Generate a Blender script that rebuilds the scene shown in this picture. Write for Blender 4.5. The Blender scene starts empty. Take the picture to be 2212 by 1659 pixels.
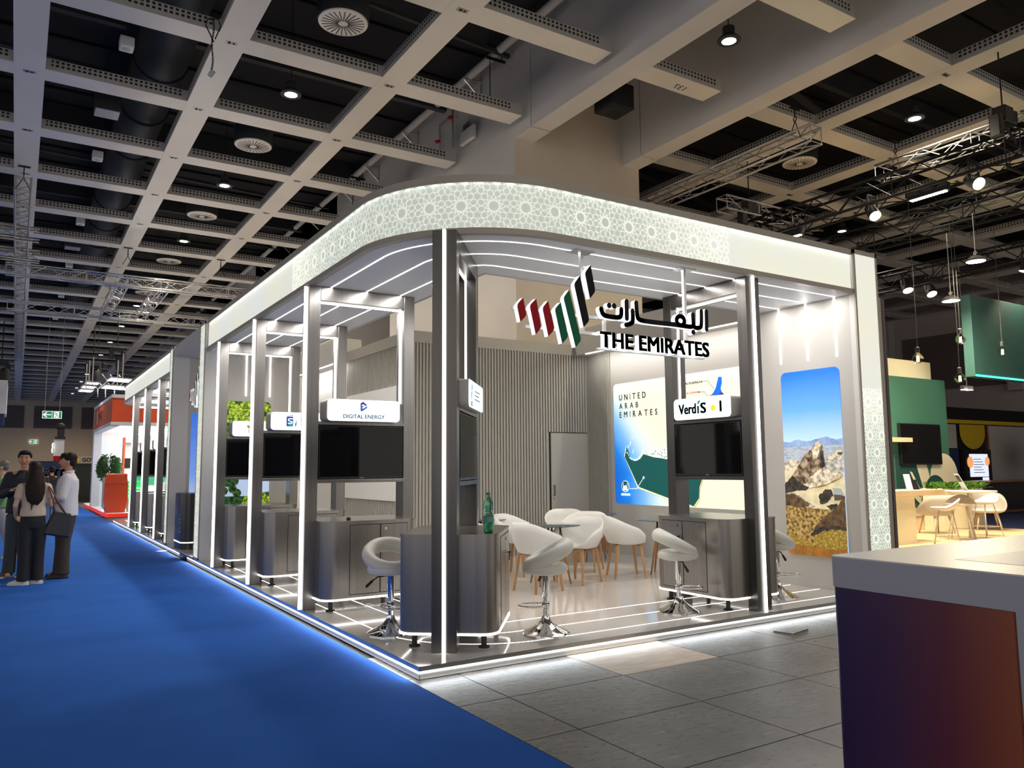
import bpy, bmesh, math, random
from mathutils import Vector, Matrix
R = math.radians; PI = math.pi
random.seed(7)
SC = bpy.context.scene; COL = SC.collection

# ------------------------------------------------------------------ camera, world, exposure
cam_d = bpy.data.cameras.new('camera'); cam = bpy.data.objects.new('camera', cam_d); COL.objects.link(cam)
cam_d.sensor_fit = 'HORIZONTAL'; cam_d.sensor_width = 36; cam_d.lens = 36*1689.38/2212
cam_d.clip_start = .05; cam_d.clip_end = 300
def look(yaw, pit, rol):
    f = Vector((math.sin(yaw)*math.cos(pit), math.cos(yaw)*math.cos(pit), math.sin(pit)))
    r = Vector((math.cos(yaw), -math.sin(yaw), 0)); u = r.cross(f)
    r2 = r*math.cos(rol)+u*math.sin(rol); u2 = -r*math.sin(rol)+u*math.cos(rol)
    m = Matrix.Identity(4)
    for i in range(3): m[i][0] = r2[i]; m[i][1] = u2[i]; m[i][2] = -f[i]
    return m
cam.matrix_world = Matrix.Translation((-2.513, -5.245, 1.5)) @ look(.56394, .10695, -.0081)
SC.camera = cam
W = bpy.data.worlds.new('world'); SC.world = W; W.use_nodes = True
W.node_tree.nodes['Background'].inputs[0].default_value = (1, .93, .84, 1)
W.node_tree.nodes['Background'].inputs[1].default_value = WORLD_STRENGTH = .7
SC.view_settings.view_transform = 'Standard'; SC.view_settings.look = 'None'
SC.view_settings.exposure = EXPOSURE = .5; SC.view_settings.gamma = 1
SC.view_settings.use_curve_mapping = False
SC.cycles.max_bounces = 6; SC.cycles.diffuse_bounces = 3; SC.cycles.glossy_bounces = 3
SC.cycles.transmission_bounces = 6; SC.cycles.transparent_max_bounces = 8
SC.cycles.sample_clamp_indirect = 4.0
SC.cycles.use_denoising = True

# ------------------------------------------------------------------ helpers
class MB:
    """collects shapes and links them as ONE mesh object"""
    def __init__(s): s.v = []; s.f = []; s.m = []; s.M = Matrix.Identity(4); s.uv = None
    def add(s, vs, fs, mi=0):
        o = len(s.v); s.v += [s.M @ Vector(p) for p in vs]
        s.f += [[o+i for i in f] for f in fs]; s.m += [mi]*len(fs); return s
    def box(s, x0, x1, y0, y1, z0, z1, mi=0):
        v = [(x, y, z) for z in (z0, z1) for y in (y0, y1) for x in (x0, x1)]
        return s.add(v, [[0,2,3,1],[4,5,7,6],[0,1,5,4],[2,6,7,3],[0,4,6,2],[1,3,7,5]], mi)
    def prism(s, poly, z0, z1, mi=0, side=None, cap=True):
        n = len(poly); side = mi if side is None else side
        a = sum(poly[i][0]*poly[(i+1)%n][1]-poly[(i+1)%n][0]*poly[i][1] for i in range(n))
        if a < 0: poly = poly[::-1]
        v = [(x, y, z0) for x, y in poly]+[(x, y, z1) for x, y in poly]
        if cap: s.add(v, [list(range(n))[::-1], list(range(n, 2*n))], mi)
        else: s.add(v, [], mi)
        o = len(s.v)-2*n
        s.f += [[o+i, o+(i+1)%n, o+n+(i+1)%n, o+n+i] for i in range(n)]; s.m += [side]*n; return s
    def tube(s, pts, r, n=8, mi=0, closed=False, cap=True):
        pts = [Vector(p) for p in pts]; k = len(pts); rs = r if isinstance(r, (list, tuple)) else [r]*k
        rings = []; up = None
        for i, p in enumerate(pts):
            if closed: t = (pts[(i+1)%k]-pts[i-1]).normalized()
            else: t = (pts[min(i+1, k-1)]-pts[max(i-1, 0)]).normalized()
            if up is None:
                up = Vector((0,0,1)) if abs(t.z) < .9 else Vector((1,0,0))
            a = t.cross(up)
            if a.length < 1e-6: a = t.cross(Vector((.3,.9,.1)))
            a.normalize(); b = a.cross(t).normalized(); up = b
            rings.append([p+(a*math.cos(2*PI*j/n)+b*math.sin(2*PI*j/n))*rs[i] for j in range(n)])
        v = [q for g in rings for q in g]; f = []
        for i in range(k if closed else k-1):
            i2 = (i+1)%k
            for j in range(n): f.append([i*n+j, i*n+(j+1)%n, i2*n+(j+1)%n, i2*n+j])
        if cap and not closed: f += [list(range(n))[::-1], [(k-1)*n+j for j in range(n)]]
        return s.add(v, f, mi)
    def bar(s, p, q, w, h=None, mi=0):
        """square bar between two points"""
        h = w if h is None else h; p = Vector(p); q = Vector(q); t = (q-p).normalized()
        up = Vector((0,0,1)) if abs(t.z) < .95 else Vector((1,0,0))
        a = t.cross(up).normalized()*w/2; b = a.cross(t).normalized()*h/2
        v = [c+i*a+j*b for c in (p, q) for i, j in ((-1,-1),(1,-1),(1,1),(-1,1))]
        return s.add(v, [[0,3,2,1],[4,5,6,7]]+[[i, (i+1)%4, 4+(i+1)%4, 4+i] for i in range(4)], mi)
    def lathe(s, prof, n=24, mi=0, c=(0,0,0), sx=1, sy=1, cap=True):
        v = []; f = []; k = len(prof)
        for r, z in prof:
            for j in range(n): v.append((c[0]+sx*r*math.cos(2*PI*j/n), c[1]+sy*r*math.sin(2*PI*j/n), c[2]+z))
        for i in range(k-1):
            for j in range(n): f.append([i*n+j, i*n+(j+1)%n, (i+1)*n+(j+1)%n, (i+1)*n+j])
        if cap and prof[0][0] > 1e-5: f.append(list(range(n))[::-1])
        if cap and prof[-1][0] > 1e-5: f.append([(k-1)*n+j for j in range(n)])
        return s.add(v, f, mi)
    def ball(s, c, r, n=14, k=9, mi=0, M=None):
        r = r if isinstance(r, (list, tuple)) else (r, r, r); v = []; f = []
        for i in range(k+1):
            t = PI*i/k
            for j in range(n):
                p = Vector((r[0]*math.sin(t)*math.cos(2*PI*j/n), r[1]*math.sin(t)*math.sin(2*PI*j/n), r[2]*math.cos(t)))
                if M is not None: p = M @ p
                v.append(p+Vector(c))
        for i in range(k):
            for j in range(n): f.append([i*n+j, (i+1)*n+j, (i+1)*n+(j+1)%n, i*n+(j+1)%n])
        return s.add(v, f, mi)
    def cap(s, p, q, r1, r2, n=12, mi=0):
        """tapered limb with round ends"""
        p = Vector(p); q = Vector(q); t = (q-p).normalized(); pts = []; rs = []
        for a in (90, 60, 30): pts.append(p-t*r1*math.sin(R(a))); rs.append(max(r1*math.cos(R(a)), .0008))
        pts.append(p); rs.append(r1); pts.append(q); rs.append(r2)
        for a in (30, 60, 90): pts.append(q+t*r2*math.sin(R(a))); rs.append(max(r2*math.cos(R(a)), .0008))
        return s.tube(pts, rs, n, mi)
    def quad(s, a, b, c, d, mi=0): return s.add([a, b, c, d], [[0,1,2,3]], mi)
    def mesh_in(s, me, mi=0):
        return s.add([v.co.copy() for v in me.vertices], [list(p.vertices) for p in me.polygons], mi)
    def mesh(s, name, mats, smooth=False, merge=False):
        me = bpy.data.meshes.new(name); me.from_pydata([tuple(p) for p in s.v], [], s.f)
        mats = mats if isinstance(mats, (list, tuple)) else [mats]
        for m in mats: me.materials.append(M_(m))
        me.polygons.foreach_set('material_index', s.m)
        if merge:
            b = bmesh.new(); b.from_mesh(me); bmesh.ops.remove_doubles(b, verts=b.verts, dist=1e-5)
            b.to_mesh(me); b.free()
        if smooth: me.polygons.foreach_set('use_smooth', [True]*len(me.polygons))
        me.update(); return me
    def build(s, name, mats, parent=None, smooth=False, bevel=0, loc=None, merge=False, angle=None, seg=2):
        me = s.mesh(name, mats, smooth, merge); o = bpy.data.objects.new(name, me); COL.objects.link(o)
        if parent is not None: o.parent = parent
        if loc: o.location = loc
        if bevel:
            b = o.modifiers.new('bevel', 'BEVEL'); b.width = bevel; b.segments = seg; b.limit_method = 'ANGLE'; b.angle_limit = R(35)
        if smooth and angle:
            b = o.modifiers.new('split', 'EDGE_SPLIT'); b.split_angle = R(angle)
        return o
def tag(o, label=None, cat=None, group=None, kind=None):
    if label: o['label'] = label
    if cat: o['category'] = cat
    if group: o['group'] = group
    if kind: o['kind'] = kind
    return o
def thing(name, loc=(0,0,0), rz=0, label=None, cat=None, group=None, kind=None):
    o = bpy.data.objects.new(name, None); COL.objects.link(o); o.location = loc; o.rotation_euler = (0,0,rz)
    o.empty_display_size = .1
    return tag(o, label, cat, group, kind)
def copy_tree(o, parent=None):
    c = o.copy(); COL.objects.link(c)
    if parent is not None: c.parent = parent
    for ch in o.children: copy_tree(ch, c)
    return c
def dup(o, loc, rz=None, label=None, group=None):
    c = copy_tree(o); c.location = loc
    if rz is not None: c.rotation_euler = (0,0,rz)
    if label: c['label'] = label
    if group: c['group'] = group
    return c
ORD = 'first second third fourth fifth sixth seventh eighth ninth tenth eleventh twelfth thirteenth fourteenth fifteenth sixteenth seventeenth eighteenth nineteenth twentieth'.split()
def frame_m(o, right, up):
    """matrix: local x -> right, local y -> up, local z -> right x up"""
    r = Vector(right).normalized(); u = Vector(up).normalized(); n = r.cross(u); m = Matrix.Identity(4)
    for i in range(3): m[i][0] = r[i]; m[i][1] = u[i]; m[i][2] = n[i]; m[i][3] = o[i]
    return m
def rrect(x0, x1, y0, y1, r, n=6):
    p = []
    for cx, cy, a in ((x1-r, y1-r, 0), (x0+r, y1-r, 90), (x0+r, y0+r, 180), (x1-r, y0+r, 270)):
        for i in range(n+1):
            t = R(a+90*i/n); p.append((cx+r*math.cos(t), cy+r*math.sin(t)))
    return p
def clip(poly, win):
    """convex clip (window counter-clockwise)"""
    out = list(poly)
    for i in range(len(win)):
        a, b = win[i], win[(i+1)%len(win)]; src = out; out = []
        if not src: break
        sd = lambda p: (b[0]-a[0])*(p[1]-a[1])-(b[1]-a[1])*(p[0]-a[0])
        for j in range(len(src)):
            p, q = src[j-1], src[j]; dp, dq = sd(p), sd(q)
            if (dp >= 0) != (dq >= 0):
                t = dp/(dp-dq); out.append((p[0]+t*(q[0]-p[0]), p[1]+t*(q[1]-p[1])))
            if dq >= 0: out.append(q)
    return out
def disc(cx, cy, r, n=20, ry=None):
    ry = r if ry is None else ry
    return [(cx+r*math.cos(2*PI*i/n), cy+ry*math.sin(2*PI*i/n)) for i in range(n)]
def stroke(mb, pts, w, z0, z1, mi=0, side=None, joints=True):
    """flat stroke of width w along 2D points, extruded z0..z1"""
    for (a, b) in zip(pts, pts[1:]):
        d = Vector((b[0]-a[0], b[1]-a[1])); L = d.length
        if L < 1e-6: continue
        n = Vector((-d.y, d.x))/L*w/2
        mb.prism([(a[0]-n.x, a[1]-n.y), (b[0]-n.x, b[1]-n.y), (b[0]+n.x, b[1]+n.y), (a[0]+n.x, a[1]+n.y)], z0, z1, mi, side)
    if joints:
        for p in pts: mb.prism(disc(p[0], p[1], w/2, 10), z0, z1+.0002, mi, side)
    return mb
# text outlines from the built-in face, made while the scene is still empty
_T = {}
def text_mesh(s, bold=0.0, ext=.002):
    k = (s, bold, ext)
    if k in _T: return _T[k]
    c = bpy.data.curves.new('t', 'FONT'); c.body = s; c.size = 1; c.extrude = ext; c.offset = bold; c.resolution_u = 3
    o = bpy.data.objects.new('t', c); COL.objects.link(o)
    me = bpy.data.meshes.new_from_object(o.evaluated_get(bpy.context.evaluated_depsgraph_get()))
    COL.objects.unlink(o); bpy.data.objects.remove(o); bpy.data.curves.remove(c)
    _T[k] = me; return me
def put_text(mb, s, x0, y0, w=None, h=None, z=0.0, mi=0, bold=0.0, ext=.0006, center=False):
    """text fitted to width w and/or height h with its lower left at x0, y0; bold thickens the strokes (share of the height)"""
    me = text_mesh(s, 0, .01); vs = [v.co.copy() for v in me.vertices]
    if not vs: return mb
    ax, bx = min(v.x for v in vs), max(v.x for v in vs); ay, by = min(v.y for v in vs), max(v.y for v in vs)
    k = bold*(h or w*(by-ay)/(bx-ax)) if bold > 0 else 0
    W2 = w-2*k if w else None; H2 = h-2*k*.6 if h else None
    sx = W2/(bx-ax) if w else None; sy = H2/(by-ay) if h else None
    sx = sx or sy; sy = sy or sx
    ox = (x0-(bx-ax)*sx/2 if center else x0)+k; oy = y0+k*.6
    for i, (dx, dy) in enumerate(((0, 0), (-k, -k*.6), (k, -k*.6), (k, k*.6), (-k, k*.6), (-k, 0), (k, 0)) if k else ((0, 0),)):
        P = [(ox+dx+(v.x-ax)*sx, oy+dy+(v.y-ay)*sy, z+v.z/.01*ext) for v in vs]; mb.add(P, [list(p.vertices) for p in me.polygons], mi)
    return mb
def strip_light(parent, p, q, watt, down=(0, 0, -1), width=.02, col=(1, .96, .90)):
    """the light of one LED line between p and q"""
    p = Vector(p); q = Vector(q); l = bpy.data.lights.new('strip_light', 'AREA'); l.shape = 'RECTANGLE'; l.size = (q-p).length; l.size_y = width; l.energy = watt; l.color = col
    o = bpy.data.objects.new('strip_light', l); COL.objects.link(o); o.parent = parent
    x = (q-p).normalized(); z = -Vector(down).normalized(); z = (z-x*z.dot(x)).normalized(); y = z.cross(x); m = Matrix.Identity(4)
    for i in range(3): m[i][0] = x[i]; m[i][1] = y[i]; m[i][2] = z[i]; m[i][3] = ((p+q)/2)[i]
    o.matrix_local = m; return o
def bake(mb, name, mats, mods):
    """evaluate modifiers (voxel remesh and smooth) into one clean mesh"""
    me = mb.mesh(name, mats); o = bpy.data.objects.new(name, me); COL.objects.link(o)
    for kind, kw in mods:
        m = o.modifiers.new(kind, kind)
        for k, v in kw.items(): setattr(m, k, v)
    out = bpy.data.meshes.new_from_object(o.evaluated_get(bpy.context.evaluated_depsgraph_get()))
    COL.objects.unlink(o); bpy.data.objects.remove(o)
    if not out.materials:
        for m in (mats if isinstance(mats, (list, tuple)) else [mats]): out.materials.append(M_(m))
    out.polygons.foreach_set('use_smooth', [True]*len(out.polygons)); return out
def link_mesh(name, me, parent=None, loc=None):
    o = bpy.data.objects.new(name, me); COL.objects.link(o)
    if parent is not None: o.parent = parent
    if loc: o.location = loc
    return o

# ------------------------------------------------------------------ materials
MAT = {}
def M_(m): return MAT[m] if isinstance(m, str) else m
def srgb(r, g, b):
    f = lambda c: (c/255/12.92) if c <= 10.3 else ((c/255+.055)/1.055)**2.4
    return (f(r), f(g), f(b))
def mat(name, col, rough=.5, metal=0, emit=None, es=0, spec=None, noise=None, nscale=8, stretch=None, bump=0, alpha=None, trans=0, coat=0, ior=None):
    m = bpy.data.materials.new(name); m.use_nodes = True; nt = m.node_tree; b = nt.nodes['Principled BSDF']; I = b.inputs
    I['Base Color'].default_value = (*col, 1); I['Roughness'].default_value = rough; I['Metallic'].default_value = metal
    if spec is not None: I['Specular IOR Level'].default_value = spec
    if emit: I['Emission Color'].default_value = (*emit, 1); I['Emission Strength'].default_value = es
    if trans: I['Transmission Weight'].default_value = trans
    if ior: I['IOR'].default_value = ior
    if coat: I['Coat Weight'].default_value = coat; I['Coat Roughness'].default_value = .05
    if alpha is not None: I['Alpha'].default_value = alpha
    if noise or bump:
        tc = nt.nodes.new('ShaderNodeTexCoord'); mp = nt.nodes.new('ShaderNodeMapping'); nz = nt.nodes.new('ShaderNodeTexNoise')
        nt.links.new(tc.outputs['Object'], mp.inputs[0]); nt.links.new(mp.outputs[0], nz.inputs['Vector'])
        nz.inputs['Scale'].default_value = nscale; nz.inputs['Detail'].default_value = 5
        if stretch: mp.inputs['Scale'].default_value = stretch
        if noise:
            cr = nt.nodes.new('ShaderNodeValToRGB'); nt.links.new(nz.outputs['Fac'], cr.inputs[0])
            e = cr.color_ramp.elements
            e[0].position = .3; e[1].position = .7
            e[0].color = (*[c*(1-noise) for c in col], 1); e[1].color = (*[min(1, c*(1+noise)) for c in col], 1)
            nt.links.new(cr.outputs[0], I['Base Color'])
            if emit and es: nt.links.new(cr.outputs[0], I['Emission Color'])
        if bump:
            bp = nt.nodes.new('ShaderNodeBump'); bp.inputs['Strength'].default_value = bump; bp.inputs['Distance'].default_value = .01
            nt.links.new(nz.outputs['Fac'], bp.inputs['Height']); nt.links.new(bp.outputs[0], I['Normal'])
    MAT[name] = m; return m
def ramp_mat(name, stops, scale=6, rough=.6, emit=0, stretch=None, axis=None, detail=6, distort=0, coords='Object', interp='LINEAR', tex='NOISE', coat=0, lo=0, hi=1, mixn=0.0):
    """colours spread by noise, or along one object axis (axis=0..2 between lo and hi) with a little noise"""
    m = bpy.data.materials.new(name); m.use_nodes = True; nt = m.node_tree; b = nt.nodes['Principled BSDF']; I = b.inputs
    tc = nt.nodes.new('ShaderNodeTexCoord'); mp = nt.nodes.new('ShaderNodeMapping'); nt.links.new(tc.outputs[coords], mp.inputs[0])
    if stretch: mp.inputs['Scale'].default_value = stretch
    if tex == 'VORONOI':
        nz = nt.nodes.new('ShaderNodeTexVoronoi'); nz.inputs['Scale'].default_value = scale; fac = nz.outputs['Distance']
    else:
        nz = nt.nodes.new('ShaderNodeTexNoise'); nz.inputs['Scale'].default_value = scale; nz.inputs['Detail'].default_value = detail
        nz.inputs['Distortion'].default_value = distort; fac = nz.outputs['Fac']
    nt.links.new(mp.outputs[0], nz.inputs['Vector'])
    if axis is not None:
        sp = nt.nodes.new('ShaderNodeSeparateXYZ'); nt.links.new(tc.outputs[coords], sp.inputs[0])
        mr = nt.nodes.new('ShaderNodeMapRange'); nt.links.new(sp.outputs[axis], mr.inputs[0])
        mr.inputs[1].default_value = lo; mr.inputs[2].default_value = hi
        ad = nt.nodes.new('ShaderNodeMath'); ad.operation = 'MULTIPLY_ADD'
        nt.links.new(fac, ad.inputs[0]); ad.inputs[1].default_value = mixn; nt.links.new(mr.outputs[0], ad.inputs[2])
        sb = nt.nodes.new('ShaderNodeMath'); sb.operation = 'SUBTRACT'; nt.links.new(ad.outputs[0], sb.inputs[0]); sb.inputs[1].default_value = mixn/2
        fac = sb.outputs[0]
    cr = nt.nodes.new('ShaderNodeValToRGB'); nt.links.new(fac, cr.inputs[0]); cr.color_ramp.interpolation = interp
    el = cr.color_ramp.elements
    while len(el) < len(stops): el.new(.5)
    for e, (p, c) in zip(el, stops): e.position = p; e.color = (*c, 1)
    nt.links.new(cr.outputs[0], I['Base Color']); I['Roughness'].default_value = rough
    if coat: I['Coat Weight'].default_value = coat; I['Coat Roughness'].default_value = .08
    if emit: nt.links.new(cr.outputs[0], I['Emission Color']); I['Emission Strength'].default_value = emit
    MAT[name] = m; return m
# ------------------------------------------------------------------ material list
WHITE = (.74, .73, .70)
mat('carpet_blue', srgb(38, 92, 178), .95, noise=.09, nscale=1.6, spec=.1)
mat('deck_black', (.012, .012, .014), .9)
mat('duct_black', (.03, .031, .034), .6, noise=.15, nscale=2)
mat('steel_black', (.012, .012, .013), .6, spec=.2)
mat('beam_paint', (.82, .77, .69), .24, noise=.04, nscale=.6)
mat('concrete_paint', (.66, .63, .60), .75, noise=.07, nscale=.7, bump=.05)
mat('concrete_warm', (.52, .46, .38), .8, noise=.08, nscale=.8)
mat('wall_tan', (.58, .46, .33), .8, noise=.05, nscale=.3)
mat('wall_dark_panel', (.13, .11, .11), .85, noise=.06, nscale=.5)
mat('wall_grey', (.42, .40, .39), .8, noise=.04)
mat('stand_wall', (.55, .53, .50), .6)
mat('stand_white', (.74, .73, .71), .45)
mat('soffit_white', (.80, .80, .81), .5)
mat('deck_gloss', (.66, .63, .60), .12, coat=.4)
mat('trim_beige', (.40, .36, .31), .45, metal=.25)
mat('edge_steel', (.50, .49, .48), .22, metal=.9)
mat('brushed_steel', (.22, .21, .205), .30, metal=.95, noise=.10, nscale=30, stretch=(1, 1, .02))
mat('brushed_dark', (.095, .09, .088), .28, metal=.95, noise=.12, nscale=40, stretch=(1, 1, .02))
mat('cabinet_steel', (.34, .32, .30), .27, metal=.9, noise=.09, nscale=30, stretch=(1, 1, .02))
mat('steel_shaded', (.12, .114, .11), .30, metal=.95, noise=.10, nscale=30, stretch=(1, 1, .02))  # brushed steel with the shade of the corner and right frames painted in
mat('chrome', (.75, .75, .76), .07, metal=1)
mat('led', (1, 1, 1), .5, emit=(1, .97, .93), es=3)
mat('led_floor', (1, 1, 1), .5, emit=(1, .97, .92), es=2.5)
mat('led_edge', (1, 1, 1), .5, emit=(.93, .97, 1), es=4)
mat('led_soft', (1, 1, 1), .5, emit=(1, 1, 1), es=1.6)
mat('led_dot', (1, 1, 1), .5, emit=(.95, .98, 1), es=60)
mat('lamp_glow', (1, 1, 1), .5, emit=(1, .93, .82), es=16)
mat('spot_glow', (1, 1, 1), .5, emit=(1, .86, .66), es=45)
mat('panel_glow', (1, 1, 1), .5, emit=(.97, 1, 1), es=14)
mat('sign_face', (.75, .86, .93), .4, emit=(.68, .86, 1), es=.80)
mat('fabric_lit', (.75, .76, .70), .7, emit=(.86, .88, .78), es=.50)
mat('lattice_lit', (.86, .87, .78), .7, emit=(.86, .87, .78), es=.46)
mat('sign_housing', (.66, .63, .58), .4)
mat('screen_black', (.003, .003, .004), .05, spec=.3)
mat('bezel_black', (.012, .012, .013), .3)
mat('plastic_white', (.78, .77, .74), .38)
mat('leather_white', (.72, .71, .66), .42, bump=.08, nscale=22)
mat('oak', (.50, .27, .12), .5, noise=.22, nscale=18, stretch=(1, 1, .12))
mat('oak_dark', (.42, .20, .08), .5, noise=.2, nscale=18, stretch=(1, 1, .12))
mat('rubber_black', (.015, .015, .016), .7)
mat('glass_smoke', (.16, .19, .20), .04, trans=.55, ior=1.45)
mat('pet_green', (.25, .62, .45), .06, trans=.92, ior=1.33)
mat('label_green', (.10, .32, .24), .4)
mat('cap_green', (.02, .22, .14), .4)
mat('ink_black', (.012, .013, .02), .5)
mat('ink_navy', (.015, .03, .08), .5)
mat('ink_green', (.03, .20, .10), .5)
mat('ink_red', (.50, .03, .03), .5)
mat('paint_red', (.40, .012, .022), .55, spec=.15)
mat('paint_green', (.012, .15, .075), .55, spec=.15)
mat('paint_black', (.010, .010, .013), .55, spec=.15)
mat('alu', (.62, .62, .63), .3, metal=.9)
mat('alu_dull', (.40, .39, .38), .4, metal=.8)
mat('paper', (.75, .74, .74), .7)
mat('orange_red', (.62, .07, .012), .5)
mat('orange_gloss', (.68, .06, .008), .22, coat=.4)
mat('red_edge', (.75, .03, .02), .4, emit=(1, .05, .03), es=.35)
mat('booth_white', (.82, .86, .85), .6)
mat('booth_trim', (.66, .67, .70), .5)
mat('green_wall', (.035, .125, .085), .6)
mat('green_deep', (.010, .052, .045), .6)
mat('cream', (.72, .64, .46), .6)
mat('mint_white', (.70, .78, .70), .6)
mat('wood_floor', (.68, .50, .28), .4, noise=.14, nscale=5, stretch=(.3, 6, 1))
mat('wood_pale', (.62, .45, .28), .5, noise=.1, nscale=12, stretch=(.2, 1, 1))
mat('planter_cream', (.72, .66, .46), .6)
mat('felt_grey', (.46, .42, .37), .9, bump=.1, nscale=120)
mat('felt_light', (.60, .56, .50), .85)
mat('stool_shell', (.62, .56, .49), .45)
mat('cushion_green', (.33, .37, .31), .9)
mat('navy_panel', (.008, .022, .085), .45)
mat('yellow', (.58, .40, .010), .5)
mat('copper', (.62, .30, .18), .25, metal=.9)
mat('screen_lit', (.3, .3, .35), .3, emit=(.75, .80, 1), es=.75)
mat('screen_orange', (.7, .3, .1), .3, emit=(1, .42, .16), es=.6)
mat('teal_led', (0, 1, .7), .5, emit=(.05, 1, .72), es=2.6)
mat('filament', (1, .6, .2), .5, emit=(1, .62, .28), es=60)
mat('bulb_glass', (1, .72, .42), .02, trans=1, ior=1.1, alpha=.45)
mat('leaf', (.035, .10, .022), .6, noise=.4, nscale=9)
mat('leaf_bright', (.10, .24, .03), .6, noise=.4, nscale=9)
mat('petal_white', (.80, .80, .68), .6)
mat('exit_green', (.006, .16, .07), .5, emit=(.01, .30, .13), es=.35)
mat('exit_white', (.8, .85, .82), .5, emit=(.9, 1, .95), es=.55)
mat('counter_white', (.70, .66, .60), .35)
mat('counter_shaded_side', (.38, .38, .43), .4)  # counter sides darkened in colour to stand in for shade below the top
mat('counter_grey', (.36, .37, .39), .4)
ramp_mat('counter_gradient', [(0, (.022, .008, .066)), (.30, (.05, .014, .066)), (.62, (.12, .02, .034)), (1, (.30, .075, .018))], axis=1, lo=-3.0, hi=-3.79, rough=.35, scale=5, mixn=.03)
mat('stand_slat', (.40, .385, .345), .6)
mat('slat', (.40, .385, .345), .6)
mat('pink_glow', (1, .05, .3), .5, emit=(1, .03, .30), es=1.6)  # emission stands in for pink light falling on ceiling beams
mat('violet_beam', (.16, .12, .42), .5, emit=(.16, .12, .6), es=.25)  # violet light on the trusses put into their emission

def perforated(name, axis, base, z0):
    """painted side plate with two rows of square holes along one axis"""
    m = bpy.data.materials.new(name); m.use_nodes = True; nt = m.node_tree; b = nt.nodes['Principled BSDF']
    tc = nt.nodes.new('ShaderNodeTexCoord'); sp = nt.nodes.new('ShaderNodeSeparateXYZ'); nt.links.new(tc.outputs['Object'], sp.inputs[0])
    def mth(op, a, v):
        n = nt.nodes.new('ShaderNodeMath'); n.operation = op
        if hasattr(a, 'node'): nt.links.new(a, n.inputs[0])
        else: n.inputs[0].default_value = a
        if hasattr(v, 'node'): nt.links.new(v, n.inputs[1])
        elif v is not None: n.inputs[1].default_value = v
        return n.outputs[0]
    h = mth('GREATER_THAN', mth('FRACT', mth('MULTIPLY', sp.outputs[axis], 1/.075), None), .42)
    zz = mth('MULTIPLY', mth('SUBTRACT', sp.outputs[2], z0+.05), 1/.062)
    v = mth('GREATER_THAN', mth('FRACT', zz, None), .42)
    lo = mth('GREATER_THAN', zz, 0.0); hi = mth('LESS_THAN', zz, 2.0)
    k = mth('MULTIPLY', mth('MULTIPLY', h, v), mth('MULTIPLY', lo, hi))
    # solid ends at each joint of the 2.5 m grid
    g = mth('ABSOLUTE', mth('SUBTRACT', mth('FRACT', mth('MULTIPLY', mth('SUBTRACT', sp.outputs[axis], base), 1/2.5), None), .5), None)
    k = mth('MULTIPLY', k, mth('LESS_THAN', g, .385))
    mx = nt.nodes.new('ShaderNodeMix'); mx.data_type = 'RGBA'; nt.links.new(k, mx.inputs[0])
    mx.inputs[6].default_value = (.42, .40, .37, 1); mx.inputs[7].default_value = (.012, .012, .012, 1)
    nt.links.new(mx.outputs[2], b.inputs['Base Color']); b.inputs['Roughness'].default_value = .5; MAT[name] = m
perforated('perf_x', 0, 2.36, 7.75); perforated('perf_y', 1, 6.15, 7.75)

# hall floor panels: grey worn boards with thin dark joints, one pale board
def panels_mat():
    m = bpy.data.materials.new('panel_floor'); m.use_nodes = True; nt = m.node_tree; b = nt.nodes['Principled BSDF']
    tc = nt.nodes.new('ShaderNodeTexCoord')
    def nz(scale, st, det=6):
        mp = nt.nodes.new('ShaderNodeMapping'); mp.inputs['Scale'].default_value = st; nt.links.new(tc.outputs['Object'], mp.inputs[0])
        n = nt.nodes.new('ShaderNodeTexNoise'); n.inputs['Scale'].default_value = scale; n.inputs['Detail'].default_value = det
        nt.links.new(mp.outputs[0], n.inputs['Vector']); return n.outputs['Fac']
    def rp(f, st):
        c = nt.nodes.new('ShaderNodeValToRGB'); nt.links.new(f, c.inputs[0]); e = c.color_ramp.elements
        while len(e) < len(st): e.new(.5)
        for x, (p, col) in zip(e, st): x.position = p; x.color = (*col, 1)
        return c.outputs[0]
    def mix(f, a, bb):
        n = nt.nodes.new('ShaderNodeMix'); n.data_type = 'RGBA'; nt.links.new(f, n.inputs[0]); nt.links.new(a, n.inputs[6])
        if hasattr(bb, 'node'): nt.links.new(bb, n.inputs[7])
        else: n.inputs[7].default_value = (*bb, 1)
        return n.outputs[2]
    base = rp(nz(2.2, (1, 1, 1)), [(.3, (.07, .064, .058)), (.7, (.12, .112, .102))])
    scr = rp(nz(3.0, (1.2, 9, 1), 9), [(.60, (0,0,0)), (.68, (.8,.8,.8))])
    base = mix(scr, base, (.22, .175, .11))
    spk = rp(nz(16, (1, 1.8, 1), 8), [(.36, (1,1,1)), (.42, (0,0,0))])
    base = mix(spk, base, (.035, .032, .03))
    nt.links.new(base, b.inputs['Base Color']); b.inputs['Roughness'].default_value = .42
    bp = nt.nodes.new('ShaderNodeBump'); bp.inputs['Strength'].default_value = .35; bp.inputs['Distance'].default_value = .01
    nt.links.new(nz(9, (1, 2.5, 1), 9), bp.inputs['Height']); nt.links.new(bp.outputs[0], b.inputs['Normal']); MAT['panel_floor'] = m
panels_mat()
mat('panel_pale', (.50, .40, .31), .5, noise=.16, nscale=5, stretch=(1, 4, 1))

# ------------------------------------------------------------------ the hall
def struct(o): o['kind'] = 'structure'; return o
f = MB(); f.box(-26, 36, -14, 76, -.2, -.012); struct(f.build('floor', 'rubber_black'))
f = MB(); f.box(-26, -.07, -14, 76, -.012, 0)
struct(f.build('floor_carpet', 'carpet_blue'))
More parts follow.
